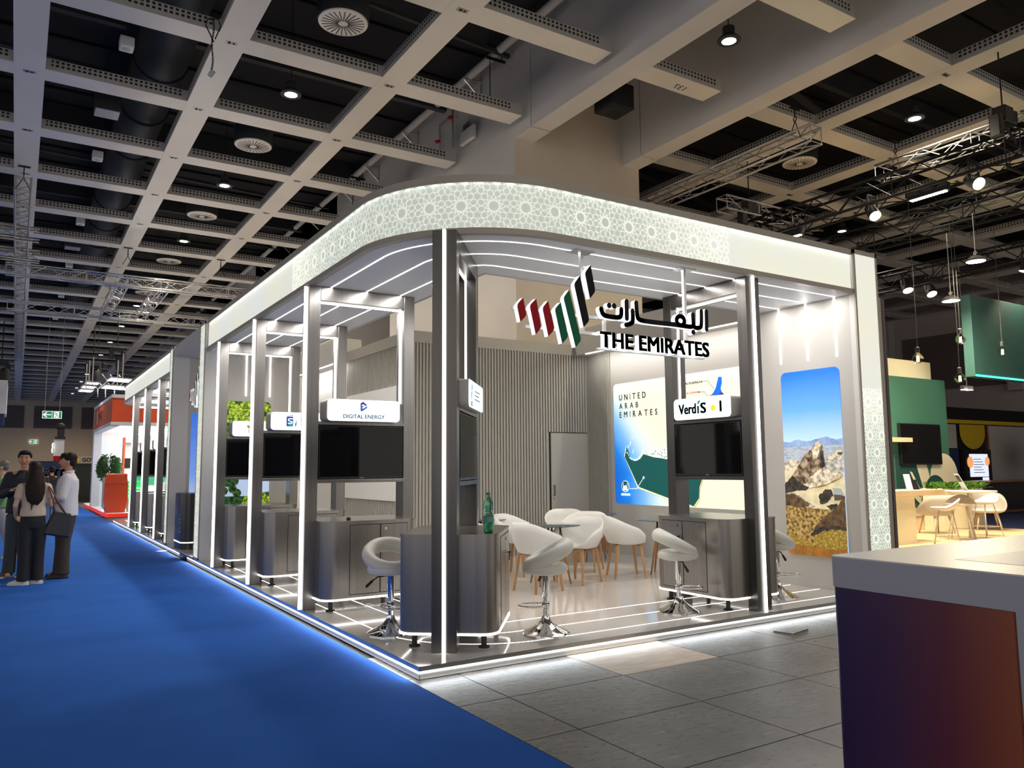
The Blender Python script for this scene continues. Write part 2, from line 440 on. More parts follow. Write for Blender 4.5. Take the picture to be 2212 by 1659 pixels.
# worn raised floor of boards to the right of the carpet
f = MB(); xs = [.31+.98*i for i in range(-1, 12)]; ys = [.05-.762*j for j in range(-1, 12)]
for i in range(len(xs)-1):
    for j in range(len(ys)-1):
        x0, x1 = max(xs[i], -.068)+.004, xs[i+1]-.004; y1, y0 = ys[j]-.004, ys[j+1]+.004
        f.box(x0, x1, y0, y1, -.012, -.0005, 1 if (i == 2 and j == 1) else 0)
struct(f.build('floor_boards', ['panel_floor', 'panel_pale']))
f = MB(); f.box(9, 36, -14, 76, -.012, -.002); struct(f.build('floor_right', 'navy_panel'))

ceil = thing('ceiling', kind='structure')
d = MB()
for i in range(78):       # ribbed black roof deck
    y = -14+i*1.16
    d.box(-26, 36, y, y+.58, 9.62, 9.66); d.box(-26, 36, y+.58, y+1.16, 9.56, 9.60)
d.box(-26, 36, -14, 76.3, 9.66, 9.75)
d.build('deck', 'deck_black', ceil)
p = MB()
for i in range(17):
    y = -11+5*i; p.box(-26, 4.9, y, y+.14, 9.1, 9.56); p.box(8, 36, y, y+.14, 9.1, 9.56)
    if i < 10: p.bar((-26, y, 9.15), (4.9, y+2.5, 9.15), .07); p.bar((8, y, 9.1), (30, y+5, 9.1), .16, .05)
p.build('roof_girder', 'duct_black', ceil)
LX = [2.36-2.5*k for k in range(8)]; RX = [9.86+2.5*k for k in range(9)]; NY = [6.15+2.5*k for k in range(-7, 28)]
def beam_y(x):
    b = MB(); b.add([(x-.21,-12,7.75),(x+.21,-12,7.75),(x+.21,75,7.75),(x-.21,75,7.75),(x-.21,-12,7.94),(x+.21,-12,7.94),(x+.21,75,7.94),(x-.21,75,7.94)],
        [[0,3,2,1],[4,5,6,7]], 0)
    b.f += [[0,1,5,4],[1,2,6,5],[2,3,7,6],[3,0,4,7]]; b.m += [0,1,0,1]
    return b.build('grid_beam', ['beam_paint', 'perf_y'], ceil)
plate = MB(); plate.box(-.085, .085, -.04, .04, -.004, .001, 0); plate.box(-.05, -.01, -.02, .02, -.012, -.003, 1); plate.box(.015, .05, -.02, .02, -.008, -.003, 1)
plate_me = plate.mesh('hanging_plate', ['alu_dull', 'rubber_black'])
for x in LX+RX:
    b = beam_y(x)
    for y in NY:
        if -3 < y < 34 and (x > -6 and x < 18): link_mesh('hanging_plate', plate_me, b, (x, y, 7.749))
def beam_x(x0, x1, y):
    b = MB(); b.add([(x0,y-.21,7.753),(x1,y-.21,7.753),(x1,y+.21,7.753),(x0,y+.21,7.753),(x0,y-.21,7.94),(x1,y-.21,7.94),(x1,y+.21,7.94),(x0,y+.21,7.94)],
        [[0,3,2,1],[4,5,6,7]], 0)
    b.f += [[0,1,5,4],[1,2,6,5],[2,3,7,6],[3,0,4,7]]; b.m += [1,0,1,0]
    return b.build('cross_beam', ['beam_paint', 'perf_x'], ceil)
for y in NY:
    beam_x(-18, 4.82, y); beam_x(7.95, 31, y)
# beams in the slot between the two concrete beams
for y in (1.15, 3.65, -1.35):
    b = beam_x(5.37, 7.18, y)
    if y == 3.65:
        n = MB(); n.M = frame_m((6.6, y+.12, 7.752), (-1, 0, 0), (0, -1, 0)); put_text(n, '137', 0, 0, h=.13, ext=.001); n.build('number_marking', 'ink_black', b)
# concrete cores and the two long concrete beams on top of them
def core(name, y0, y1):
    c = MB(); c.box(4.95, 7.95, y0, y1, 0, 9.6); return struct(c.build(name, 'concrete_paint'))
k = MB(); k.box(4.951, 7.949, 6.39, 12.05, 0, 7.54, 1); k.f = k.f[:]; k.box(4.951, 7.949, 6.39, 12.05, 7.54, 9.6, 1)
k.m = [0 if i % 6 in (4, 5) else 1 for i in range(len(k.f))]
struct(k.build('wall_core', ['concrete_paint', 'concrete_warm']))
core('wall_core_far', 15.9, 25); core('wall_core_end', 29, 37)
for nm, x0, x1 in (('trim_1', 4.95, 5.37), ('trim_2', 7.53, 7.95)):
    b = MB(); b.box(x0, x1, -12, 5.835, 7.55, 9.6); b.box(x0, x1, 5.86, 75, 7.54, 9.6); struct(b.build(nm, 'concrete_paint'))
# end wall with dark upper fields, right wall with the same fields
w = MB(); w.box(-26, 36, 75, 75.3, 0, 9.6); ew = struct(w.build('wall_back', 'wall_tan'))
for i in range(14):
    x = -20.05+3.66*i; q = MB(); q.box(x+.37, x+3.29, 74.96, 75, 5.3, 7.25); q.build('field', 'wall_dark_panel', ew)
q = MB(); q.box(-26, 36, 74.9, 75, 7.3, 7.75); q.build('ledge', 'concrete_warm', ew)
w = MB(); w.box(30, 30.3, -14, 75, 0, 9.6); rw = struct(w.build('wall_right', 'wall_grey'))
for i in range(12):
    y = -6+5.2*i; q = MB(); q.box(29.95, 30, y+.4, y+4.6, 4.6, 6.9); q.build('field', 'wall_dark_panel', rw)
    q = MB(); q.box(29.55, 29.99, y-.25, y+.25, 4.3, 7.75); q.build('pilaster', 'wall_grey', rw)
# ------------------------------------------------------------------ things hung in the grid
def diffuser():
    t = thing('air_diffuser'); b = MB()
    b.lathe([(0, 0), (.30, 0), (.345, .012), (.345, .03), (0, .03)], 48); b.build('face_plate', 'beam_paint', t, True, angle=40)
    s = MB()
    for j in range(24):
        a = 2*PI*j/24; c, sn = math.cos(a), math.sin(a)
        s.M = Matrix.Rotation(a, 4, 'Z'); s.box(.07, .30, -.006, .006, -.004, .002)
    s.M = Matrix.Identity(4); s.build('swirl_slots', 'rubber_black', t)
    h = MB(); h.lathe([(.36, .03), (.37, .36), (0, .36)], 36); h.build('plenum', 'duct_black', t, True, angle=40); return t
dif = diffuser()
for i in range(6):
    o = dif if i == 0 else copy_tree(dif); o.location = (1.11, 4.9+5*i, 7.80)
    tag(o, f'round swirl air outlet, {ORD[i]} from the camera in the row above the stand front', 'air vent', 'round air outlets in the ceiling grid')
o = copy_tree(dif); o.location = (11.1, 4.9, 7.80); tag(o, 'round swirl air outlet in the ceiling right of the concrete core', 'air vent', 'round air outlets in the ceiling grid')
def downlight():
    t = thing('ceiling_downlight'); b = MB()
    b.lathe([(.105, 0), (.17, .0), (.175, .02), (.14, .06), (.09, .10), (.09, .22), (0, .22)], 32, cap=False); b.build('housing', 'duct_black', t, True, angle=40)
    g = MB(); g.lathe([(0, .004), (.108, .004), (.108, .02), (0, .02)], 32); g.build('lens', 'lamp_glow', t)
    c = MB(); c.tube([(0, 0, .2), (0, 0, 1.75)], .008, 6); c.build('suspension', 'rubber_black', t)
    return t
dl = downlight()
def lamp_light(parent, power, size=.22, col=(1, .86, .68), spread=150):
    l = bpy.data.lights.new('lamp_light', 'AREA'); l.shape = 'DISK'; l.size = size; l.energy = power; l.color = col; l.spread = R(spread)
    o = bpy.data.objects.new('lamp_light', l); COL.objects.link(o); o.parent = parent; o.location = (0, 0, -.02); return o
DOWN_W = 110
def put_dl(i, x, y, label, grp, z=7.80):
    o = dl if i == 0 else copy_tree(dl); o.location = (x, y, z); tag(o, label, 'ceiling lamp', grp); return o
dls = []
for i in range(13):
    dls.append(put_dl(i, 1.11, 7.4+5*i, f'glowing round ceiling lamp, {ORD[i]} from the camera in the long row over the aisle', 'round ceiling lamps'))
dls.append(put_dl(1, 11.1, 2.4, 'glowing round ceiling lamp in the dark grid field right of the concrete beams', 'round ceiling lamps'))
dls.append(put_dl(1, 16.1, 7.4, 'glowing round ceiling lamp behind the trusses over the green booth', 'round ceiling lamps'))
dls.append(put_dl(1, 6.25, 2.42, 'glowing round ceiling lamp hung between the two concrete beams', 'round ceiling lamps', 7.86))
for i, o in enumerate(dls): lamp_light(o, DOWN_W if i < 7 or i > 12 else DOWN_W*2.2)
def speaker_box():
    t = thing('ceiling_speaker'); b = MB(); b.box(-.10, .10, -.11, .11, 0, .17); b.build('cabinet', 'plastic_white', t, bevel=.02)
    g = MB(); g.lathe([(0, -.004), (.05, -.004), (.06, 0)], 20); g.build('grille', 'alu_dull', t)
    s = MB(); s.tube([(0, 0, .17), (0, 0, .4)], .012, 6); s.build('bracket', 'rubber_black', t); return t
sb = speaker_box()
for i in range(6):
    o = sb if i == 0 else copy_tree(sb); o.location = (-1.41, 7.35+5*i, 7.85)
    tag(o, f'small white box speaker under the ceiling, {ORD[i]} from the camera beside the black duct', 'speaker', 'white box speakers in the ceiling')
for x, nm in ((-.72, 'over the aisle'), (-5.8, 'left of the aisle')):
    t = MB(); t.tube([(x, -12, 8.68), (x, 74, 8.68)], .43, 28); t = tag(t.build('air_duct', 'duct_black', smooth=True, angle=40), f'wide round black ventilation duct {nm} above the grid', 'duct')
    r = MB()
    for i in range(30): r.tube([(x, -9+2.0*i, 8.68), (x, -8.96+2.0*i, 8.68)], .455, 28)
    r.build('joint_rings', 'rubber_black', t)
for i, y in enumerate((9.9, 19.9)):
    t = thing('exhaust_box', (-1.45, y, 7.85), label=f'dark square ventilation box in the ceiling grid, {["nearer", "farther"][i]} of two by the duct', cat='vent')
    b = MB(); b.box(-.2, .2, -.2, .2, 0, .5); b.build('casing', 'duct_black', t); g = MB(); g.box(-.19, .19, -.19, .19, -.01, 0); g.lathe([(.1, -.012), (.13, -.012), (.13, -.01)], 24, cap=False); g.build('outlet', 'alu_dull', t)
# pipe on brackets along the concrete core
pp = thing('sprinkler_pipe', (4.68, 0, 9.2), label='white pipe on steel brackets along the grey concrete wall', cat='pipe')
b = MB(); b.tube([(0, -6, 0), (0, 60, 0)], .075, 14); b.build('tube', 'concrete_paint', pp, True)
for y in (5.2, 7.6, 10.5, 12.8, 14.6, 17.5, 20.5, 23.5):
    b = MB(); b.bar((.27, y, -.05), (-.16, y, -.08), .04, .03); b.bar((.27, y, -.42), (-.12, y, -.09), .035, .03); b.bar((.265, y, -.46), (.265, y, .02), .04, .02); b.build('bracket', 'alu', pp)
for y in (6.6, 13.6):
    b = MB(); b.tube([(-.13, y, -1.2), (-.13, y, .38)], .008, 5); b.tube([(.13, y, -.12), (.13, y, .38)], .008, 5); b.bar((-.2, y, -.13), (.2, y, -.13), .04); b.bar((-.2, y, .12), (.2, y, .12), .04); b.build('hanger', 'steel_black', pp)
t = thing('wall_luminaire', (4.94, 8.0, 8.15), label='small white tilted wall lamp high on the grey concrete wall', cat='lamp')
b = MB(); b.box(-.12, -.04, -.28, .28, -.12, .16); b.build('head', 'plastic_white', t, bevel=.02); b = MB(); b.bar((0, .2, .22), (-.08, .2, .05), .05); b.box(-.03, .01, .02, .3, .1, .34); b.build('arm', 'alu', t)
t = thing('valve_set', (4.94, 9.0, 8.6), label='red handled valves on thin pipes beside the white wall lamp', cat='valve')
b = MB(); b.tube([(-.05, -.3, -.4), (-.05, -.3, .5)], .02, 8); b.tube([(-.05, .3, -.4), (-.05, .3, .3), (-.05, -.3, .3)], .02, 8); b.build('pipes', 'alu_dull', t, True)
for y, z in ((-.3, .2), (.3, -.1)):
    b = MB(); b.lathe([(.02, 0), (.06, .0), (.06, .03), (.02, .03)], 14, c=(-.1, y, z)); b.build('handle', 'paint_red', t)
t = thing('loudspeaker', (5.78, 4.55, 7.5), R(0), 'black square loudspeaker box hung between the concrete beams', 'loudspeaker')
b = MB(); b.box(-.24, .24, -.24, .24, 0, .42); b.build('cabinet', 'steel_black', t, bevel=.01); b = MB(); b.lathe([(.16, -.006), (.19, -.006), (.19, 0)], 28, cap=False); b.build('driver_ring', 'rubber_black', t)
b = MB(); b.tube([(-.05, 0, .5), (-.05, 0, 1.2)], .02, 6); b.tube([(.15, .05, .5), (.12, .05, .9), (.16, .05, 1.3)], .008, 5); b.build('hanger', 'rubber_black', t)
t = thing('lifting_chain', (-.50, 5.62, 0), label='loose lifting chain with a steel tag hanging from the ceiling grid', cat='chain')
b = MB()
for i in range(26):
    z = 7.0+.031*i; M = Matrix.Translation((0.01*math.sin(i*.4), 0, z)) @ Matrix.Rotation(PI/2*(i % 2)+.4, 4, 'Z')
    b.M = M; b.tube([(.012*math.cos(a*PI/4), 0, .022*math.sin(a*PI/4)) for a in range(8)], .0045, 5, closed=True)
b.M = Matrix.Identity(4); b.tube([(.015, 0, 7.4), (-.10, 0, 7.62), (-.07, 0, 7.72), (.06, 0, 7.75), (.1, 0, 7.66), (.03, 0, 7.45)], .009, 6); b.build('chain_links', 'steel_black', t, True)
b = MB(); b.M = Matrix.Translation((0, 0, 6.94)) @ Matrix.Rotation(.5, 4, 'Y'); b.box(-.035, .035, -.02, .02, -.05, .05); b.build('tag', 'alu', t, bevel=.005)
# ------------------------------------------------------------------ the white stand: platform
PZ = .09            # top of the platform
ZC = 3.43           # underside of the canopy
ZT = 3.93           # top of the canopy
RC = 1.30           # corner radius of the canopy
def path(off, r=None, x1=5.36, y1=7.97, n=18):
    """line running off metres inside the stand's edge: from the right end round the corner to the far end"""
    r = RC if r is None else r; rr = max(r-off, .0); p = [(x1, off)]
    if rr > .02:
        for i in range(n+1):
            a = R(270-90*i/n); p.append((r+rr*math.cos(a), r+rr*math.sin(a)))
    else: p.append((off, off))
    p.append((off, y1)); return p
def offset_strip(mb, pts, w, z0, z1, mi=0):
    """flat band of width w along a 2D polyline"""
    n = len(pts); L = []
    for i in range(n):
        a = Vector(pts[max(i-1, 0)]); b = Vector(pts[min(i+1, n-1)]); d = (b-a).normalized(); q = Vector((-d.y, d.x))*w/2
        L.append((Vector(pts[i])+q, Vector(pts[i])-q))
    for i in range(n-1):
        (a, b), (c, d) = L[i], L[i+1]
        mb.add([(a.x,a.y,z0),(b.x,b.y,z0),(d.x,d.y,z0),(c.x,c.y,z0),(a.x,a.y,z1),(b.x,b.y,z1),(d.x,d.y,z1),(c.x,c.y,z1)],
               [[0,1,2,3],[4,7,6,5],[0,4,5,1],[2,6,7,3],[0,3,7,4],[1,5,6,2]], mi)
pf = thing('exhibition_platform', (0,0,0), label='low glossy white platform of the stand with a glowing edge line', cat='platform')
b = MB(); b.box(.004, 6.2, .004, 20.7, .0, PZ); b.build('deck', 'deck_gloss', pf)
b = MB(); b.box(0, 6.2, -.006, .004, .058, PZ+.001); b.box(-.006, .004, -.006, 20.7, .058, PZ+.001); b.build('edge_rail', 'edge_steel', pf)
b = MB(); b.box(0, 6.2, -.004, .004, .004, .044); b.box(-.004, .004, -.004, 20.7, .004, .044); b.build('kick_plate', 'stand_white', pf)
b = MB(); b.box(0, 6.2, -.008, .004, .044, .058); b.build('edge_light', 'led_edge', pf)
b = MB(); b.box(-.008, .004, -.008, 8.95, .044, .058); b.build('edge_light', 'led_edge', pf)
b = MB(); b.box(-.008, .004, 9.66, 20.7, .044, .058); b.build('edge_light', 'led_edge', pf)
b = MB(); b.box(-.01, .02, 8.95, 9.66, .0, .075); b.build('cable_ramp', 'bezel_black', pf)
strip_light(pf, (0, -.03, .055), (6.2, -.03, .055), 6, (0, -1, -.75), col=(.9, .96, 1)); strip_light(pf, (-.03, 0, .055), (-.03, 8.95, .055), 13, (-1, 0, -.75), col=(.9, .96, 1)); strip_light(pf, (-.03, 9.66, .055), (-.03, 20.7, .055), 15, (-1, 0, -.75), col=(.9, .96, 1))
OFF = (.24, .64, 1.04)
for o in OFF:
    b = MB(); offset_strip(b, path(o, 1.25), .010, PZ-.002, PZ+.0015); b.build('floor_light_line', 'led_floor', pf)
for o in OFF[:2]:
    b = MB(); b.box(o-.006, o+.006, 11.5, 20.0, PZ-.002, PZ+.0015); b.build('floor_light_line', 'led_floor', pf)

# ------------------------------------------------------------------ canopy
FADE0, FADE1 = 2.35, 3.35
def fabric_mat():
    """backlit fabric; printed cells show round the corner and thin out to plain fabric"""
    m = bpy.data.materials.new('fabric_print'); m.use_nodes = True; nt = m.node_tree; b = nt.nodes['Principled BSDF']
    uv = nt.nodes.new('ShaderNodeUVMap'); sp = nt.nodes.new('ShaderNodeSeparateXYZ'); nt.links.new(uv.outputs[0], sp.inputs[0])
    mr = nt.nodes.new('ShaderNodeMapRange'); nt.links.new(sp.outputs[0], mr.inputs[0]); mr.interpolation_type = 'SMOOTHSTEP'
    mr.inputs[1].default_value = 0; mr.inputs[2].default_value = 1; mr.inputs[3].default_value = 0; mr.inputs[4].default_value = 1
    nz = nt.nodes.new('ShaderNodeTexNoise'); nz.inputs['Scale'].default_value = 1.1; tc = nt.nodes.new('ShaderNodeTexCoord'); nt.links.new(tc.outputs['Object'], nz.inputs['Vector'])
    cr = nt.nodes.new('ShaderNodeValToRGB'); nt.links.new(nz.outputs['Fac'], cr.inputs[0])
    e = cr.color_ramp.elements; e[0].position = .35; e[0].color = (.83, .86, .80, 1); e[1].position = .65; e[1].color = (.88, .87, .72, 1)
    mx = nt.nodes.new('ShaderNodeMix'); mx.data_type = 'RGBA'; nt.links.new(mr.outputs[0], mx.inputs[0])
    mx.inputs[6].default_value = (.52, .56, .50, 1); nt.links.new(cr.outputs[0], mx.inputs[7])
    nt.links.new(mx.outputs[2], b.inputs['Base Color']); nt.links.new(mx.outputs[2], b.inputs['Emission Color'])
    b.inputs['Emission Strength'].default_value = .46; b.inputs['Roughness'].default_value = .7; MAT['fabric_print'] = m
fabric_mat()
def set_uv(o, fn):
    me = o.data; uv = me.uv_layers.new(name='UVMap')
    for l in me.loops: uv.data[l.index].uv = fn(me.vertices[l.vertex_index].co)
def arc_pts(off, x1, y1, r=RC, n=28, step=.25):
    """canopy outline densely sampled, with running length measured from the corner's middle"""
    p = []; k = int((x1-r)/step)
    for i in range(k): p.append((x1-(x1-r)*i/k, off))
    for i in range(n+1):
        a = R(270-90*i/n); p.append((r+(r-off)*math.cos(a), r+(r-off)*math.sin(a)))
    k = int((y1-r)/step)
    for i in range(1, k+1): p.append((off, r+(y1-r)*i/k))
    L = [0]
    for a, b in zip(p, p[1:]): L.append(L[-1]+math.hypot(b[0]-a[0], b[1]-a[1]))
    mid = L[-1]*0; best = min(range(len(p)), key=lambda i: abs(p[i][0]-p[i][1])); c = L[best]
    return p, [l-c for l in L]
def wallstrip(mb, p, z0, z1, mi=0):
    o = [(x, y, z0) for x, y in p]+[(x, y, z1) for x, y in p]; n = len(p)
    return mb.add(o, [[i, n+i, n+i+1, i+1] for i in range(n-1)], mi)
# star pattern: dodecagons, hexagons and squares with lines crossing at their edge midpoints
def lattice_segments(u0, u1, v0, v1, a):
    L = 4.7320508*a; S = []
    def poly(cx, cy, n, rot, phi, k):
        ap = a/2/math.tan(PI/n); mids = []
        for i in range(n):
            t = rot+2*PI*i/n; mids.append((cx+ap*math.cos(t), cy+ap*math.sin(t), t))
        dev = R(90-phi)
        for i in range(n):
            x, y, t = mids[i]
            for sg in (1, -1):
                half = sg*PI*k/n; d = t+PI+(-dev*sg)
                # meets the mirrored ray on the bisector at t+half
                A = abs(half); B = dev; ox = ap*math.sin(B)/math.sin(PI-A-B) if A+B < PI else 0
                S.append(((x, y), (cx+ox*math.cos(t+half), cy+ox*math.sin(t+half))))
    rows = int((v1-v0)/(L*.8660254))+3; cols = int((u1-u0)/L)+3
    for r in range(-1, rows):
        for c in range(-1, cols):
            cx = u0+(c+(.5 if r % 2 else 0))*L; cy = v0+r*L*.8660254
            poly(cx, cy, 12, 0, 66, 4)
            for q in (30, 90): poly(cx+L/math.sqrt(3)*math.cos(R(q)), cy+L/math.sqrt(3)*math.sin(R(q)), 6, R(q), 62, 1)
            for q in (0, 60, 120): poly(cx+L/2*math.cos(R(q)), cy+L/2*math.sin(R(q)), 4, R(q), 62, 1)
    return S
def lattice(mb, segs, w, u0, u1, v0, v1, fn):
    """fn(u, v) -> point; segments are clipped to the window"""
    for (a, b) in segs:
        t0, t1 = 0.0, 1.0; dx, dy = b[0]-a[0], b[1]-a[1]; ok = True
        for p, q in ((-dx, a[0]-u0), (dx, u1-a[0]), (-dy, a[1]-v0), (dy, v1-a[1])):
            if abs(p) < 1e-9:
                if q < 0: ok = False
            else:
                t = q/p
                if p < 0: t0 = max(t0, t)
                else: t1 = min(t1, t)
        if not ok or t0 >= t1: continue
        A = (a[0]+dx*t0, a[1]+dy*t0); B = (a[0]+dx*t1, a[1]+dy*t1); l = math.hypot(dx, dy)
        if l < 1e-6: continue
        nx, ny = -dy/l*w/2, dx/l*w/2
        mb.quad(fn(A[0]-nx, A[1]-ny), fn(B[0]-nx, B[1]-ny), fn(B[0]+nx, B[1]+ny), fn(A[0]+nx, A[1]+ny))
def path_at(p, L, u, out):
    import bisect
    i = min(max(bisect.bisect_right(L, u)-1, 0), len(p)-2); t = (u-L[i])/(L[i+1]-L[i])
    x = p[i][0]+t*(p[i+1][0]-p[i][0]); y = p[i][1]+t*(p[i+1][1]-p[i][1])
    d = Vector((p[i+1][0]-p[i][0], p[i+1][1]-p[i][1])).normalized(); return x-d.y*out, y+d.x*out
cn = thing('stand_canopy', (0,0,0), label='rounded white canopy over the stand corner with a glowing lattice patterned fascia', cat='canopy')
P0, L0 = arc_pts(.03, 5.36, 7.97)
b = MB(); wallstrip(b, P0, ZC+.045, ZT-.01); fb = b.build('fascia_fabric', 'fabric_print', cn, True)
def uvf(co):
    i = min(range(len(P0)), key=lambda j: (P0[j][0]-co.x)**2+(P0[j][1]-co.y)**2); return (max(0, min(1, (abs(L0[i])-1.55)/1.7)), co.z)
set_uv(fb, uvf)
sg = lattice_segments(-3.3, 3.3, ZC+.0, ZT-.05, .058)
b = MB(); lattice(b, sg, .0046, -3.1, 3.1, ZC+.05, ZT-.02, lambda u, v: (*path_at(P0, L0, u, .003), v)); b.build('fascia_lattice', 'lattice_lit', cn)
Q, _ = arc_pts(0, 5.36, 7.97); Qi, _ = arc_pts(.06, 5.36, 7.97); Ql, _ = arc_pts(.012, 5.36, 7.97)
def trim(z0, z1, name, outer, inner, par, m='trim_beige'):
    b = MB(); n = len(outer); v = []
    for z in (z0, z1): v += [(x, y, z) for x, y in outer]+[(x, y, z) for x, y in inner]
    F = []
    for i in range(n-1):
        F += [[i, i+1, n+i+1, n+i], [2*n+i, 3*n+i, 3*n+i+1, 2*n+i+1], [i, 2*n+i, 2*n+i+1, i+1], [n+i, n+i+1, 3*n+i+1, 3*n+i]]
    b.add(v, F); return b.build(name, m, par)
trim(ZT-.065, ZT, 'top_trim', Q, Ql, cn); trim(ZC-.005, ZC+.045, 'bottom_trim', Q, Qi, cn)
b = MB()           # row of small lamps under the top trim that washes the fabric
for i in range(int((L0[-1]-L0[0])/.13)):
    u = L0[0]+.07+.13*i; x, y = path_at(P0, L0, u, .010); b.box(x-.006, x+.006, y-.006, y+.006, ZT-.040, ZT-.035)
b.build('fascia_lamps', 'led_dot', cn)
DEP = 1.36
out, _ = arc_pts(.03, 5.40, 8.0); inner = [(5.40, DEP), (DEP, DEP), (DEP, 8.0)]
b = MB(); b.prism(out+[(DEP, 8.0), (DEP, DEP), (5.40, DEP)], ZC, ZC+.04); b.build('soffit', 'soffit_white', cn)
b = MB(); b.prism(out+[(DEP, 8.0), (DEP, DEP), (5.40, DEP)], ZT-.05, ZT-.01); b.build('roof_board', 'deck_black', cn)
b = MB(); b.box(DEP-.03, 5.4, DEP-.03, DEP, ZC-.005, ZT); b.box(DEP-.03, DEP, DEP, 8.0, ZC-.005, ZT); b.build('inner_fascia', 'stand_wall', cn)
for o in OFF:
    b = MB(); offset_strip(b, path(o, 1.30), .012, ZC-.004, ZC+.002); b.build('ceiling_light_line', 'led', cn); strip_light(cn, (1.6, o, ZC-.01), (5.3, o, ZC-.01), 17); strip_light(cn, (o, 1.6, ZC-.01), (o, 7.2, ZC-.01), 24)

# ------------------------------------------------------------------ end walls, pillars, murals
def pillar(name, x0, x1, y0, y1, face, label, lat=None, fade=None):
    """lit fabric column; face 'y' looks along -y, 'x' along -x"""
    t = thing(name, (0,0,0), label=label, cat='pillar'); b = MB(); b.box(x0, x1, y0, y1, PZ, ZT); b.build('core', 'stand_white', t)
    b = MB()
    if face == 'y':
        b.quad((x0+.03, y0-.012, PZ+.03), (x1-.03, y0-.012, PZ+.03), (x1-.03, y0-.012, ZT-.05), (x0+.03, y0-.012, ZT-.05))
        r = MB(); r.box(x0, x0+.03, y0-.02, y0, PZ, ZT); r.box(x1-.03, x1, y0-.02, y0, PZ, ZT); r.box(x0, x1, y0-.02, y0, ZT-.05, ZT); r.box(x0, x1, y0-.02, y0, PZ, PZ+.03)
        fn = lambda u, v: (u, y0-.015, v); u0, u1 = x0+.03, x1-.03
    else:
        b.quad((x0-.012, y1-.02, PZ+.03), (x0-.012, y0+.02, PZ+.03), (x0-.012, y0+.02, ZT-.05), (x0-.012, y1-.02, ZT-.05))
        r = MB(); r.box(x0-.02, x0, y0, y0+.02, PZ, ZT); r.box(x0-.02, x0, y1-.02, y1, PZ, ZT); r.box(x0-.02, x0, y0, y1, ZT-.05, ZT); r.box(x0-.02, x0, y0, y1, PZ, PZ+.03)
        fn = lambda u, v: (x0-.015, u, v); u0, u1 = y0+.02, y1-.02
    fo = b.build('lit_fabric', 'fabric_print', t); r.build('frame', 'trim_beige', t)
    top = lat or ZT-.06; v0 = PZ+.04
    s = lattice_segments(u0, u1, v0, top, .046); b = MB(); lattice(b, s, .0046, u0, u1, v0, top, fn); b.build('lattice', 'lattice_lit', t)
    # fine bands so that the print can thin out upwards
    me = fo.data; bm = bmesh.new(); bm.from_mesh(me); bmesh.ops.subdivide_edges(bm, edges=[e for e in bm.edges if abs(e.verts[0].co.z-e.verts[1].co.z) > .5], cuts=24); bm.to_mesh(me); bm.free()
    f0, f1 = fade if fade else (50, 51); set_uv(fo, lambda co: (max(0, min(1, (co.z-f0)/(f1-f0))), co.z)); return t
pillar('light_pillar', 5.36, 5.80, 0.0, .06, 'y', 'tall glowing lattice pillar at the right end of the stand beside the desert mural', 2.35, (1.5, 2.4))
pillar('light_pillar', 0.0, .30, 8.0, 8.40, 'x', 'tall glowing lattice pillar beside the blue aisle at the end of the near canopy')
def wall_thing(name, boxes, label, m='stand_wall', cat='partition'):
    b = MB()
    for q in boxes: b.box(*q)
    return tag(b.build(name, m), label, cat, kind='thing')
wB = wall_thing('partition_panel', [(5.40, 5.78, .061, 1.55, PZ, ZC)], 'beige partition carrying the desert mural at the right end of the stand')
b = MB()
for y in (.28, .67, 1.06): b.box(5.392, 5.404, y-.008, y+.008, 2.74, ZC)
b.build('wall_light_line', 'led', wB)
strip_light(wB, (5.38, .67, 3.38), (5.38, .67, 2.76), .8, (-1, 0, 0))
wA = wall_thing('partition_panel', [(.30, 1.45, 8.0, 8.4, PZ, ZT-.02)], 'beige partition carrying the treetop mural at the far end of the near canopy')
b = MB()
for x in (.25, .65, 1.04): b.box(x-.008, x+.008, 7.988, 8.002, 2.72, ZC)
b.build('wall_light_line', 'led', wA)
wC = wall_thing('partition_panel', [(.30, 1.45, 11.1, 11.45, PZ, ZT-.02)], 'grey partition carrying the stone tower mural behind the reception counter')
pillar('light_pillar', 0.0, .30, 11.1, 11.40, 'x', 'narrow glowing lattice pillar beside the aisle beyond the hanging flag sign')
# bridge between the two canopies
br = thing('canopy_bridge', (0,0,0), label='plain grey canopy band over the passage with the second flag sign', cat='canopy')
b = MB(); b.box(.02, 1.36, 8.40, 11.1, 3.72, ZT); b.build('band', 'stand_wall', br, bevel=.005)
# far canopy
fc = thing('stand_canopy', (0,0,0), label='farther white canopy with a glowing fascia at the end of the long aisle front', cat='canopy')
def far_pts(off, r=1.3, y0=11.40, y1=20.7):
    p = [(off, y0+(y1-r-y0)*i/20) for i in range(21)]
    for i in range(1, 15):
        a = R(180-90*i/14); p.append((r+(r-off)*math.cos(a), y1-r+(r-off)*math.sin(a)))
    p.append((6.0, y1-off)); return p
F0 = far_pts(.03)[::-1]; b = MB(); wallstrip(b, F0, ZC+.045, ZT-.01); fo = b.build('fascia_fabric', 'fabric_print', fc, True); set_uv(fo, lambda co: (1, co.z))
trim(ZT-.065, ZT, 'top_trim', far_pts(0)[::-1], far_pts(.012)[::-1], fc); trim(ZC-.005, ZC+.045, 'bottom_trim', far_pts(0)[::-1], far_pts(.06)[::-1], fc)
b = MB()
for i in range(60): y = 11.5+.13*i; b.box(.014, .026, y-.006, y+.006, ZT-.040, ZT-.035)
b.build('fascia_lamps', 'led_dot', fc)
b = MB(); b.prism([(DEP, 11.4)]+far_pts(.03)+[(6.0, 20.7-DEP), (DEP, 20.7-DEP)], ZC, ZC+.04); b.build('soffit', 'soffit_white', fc)
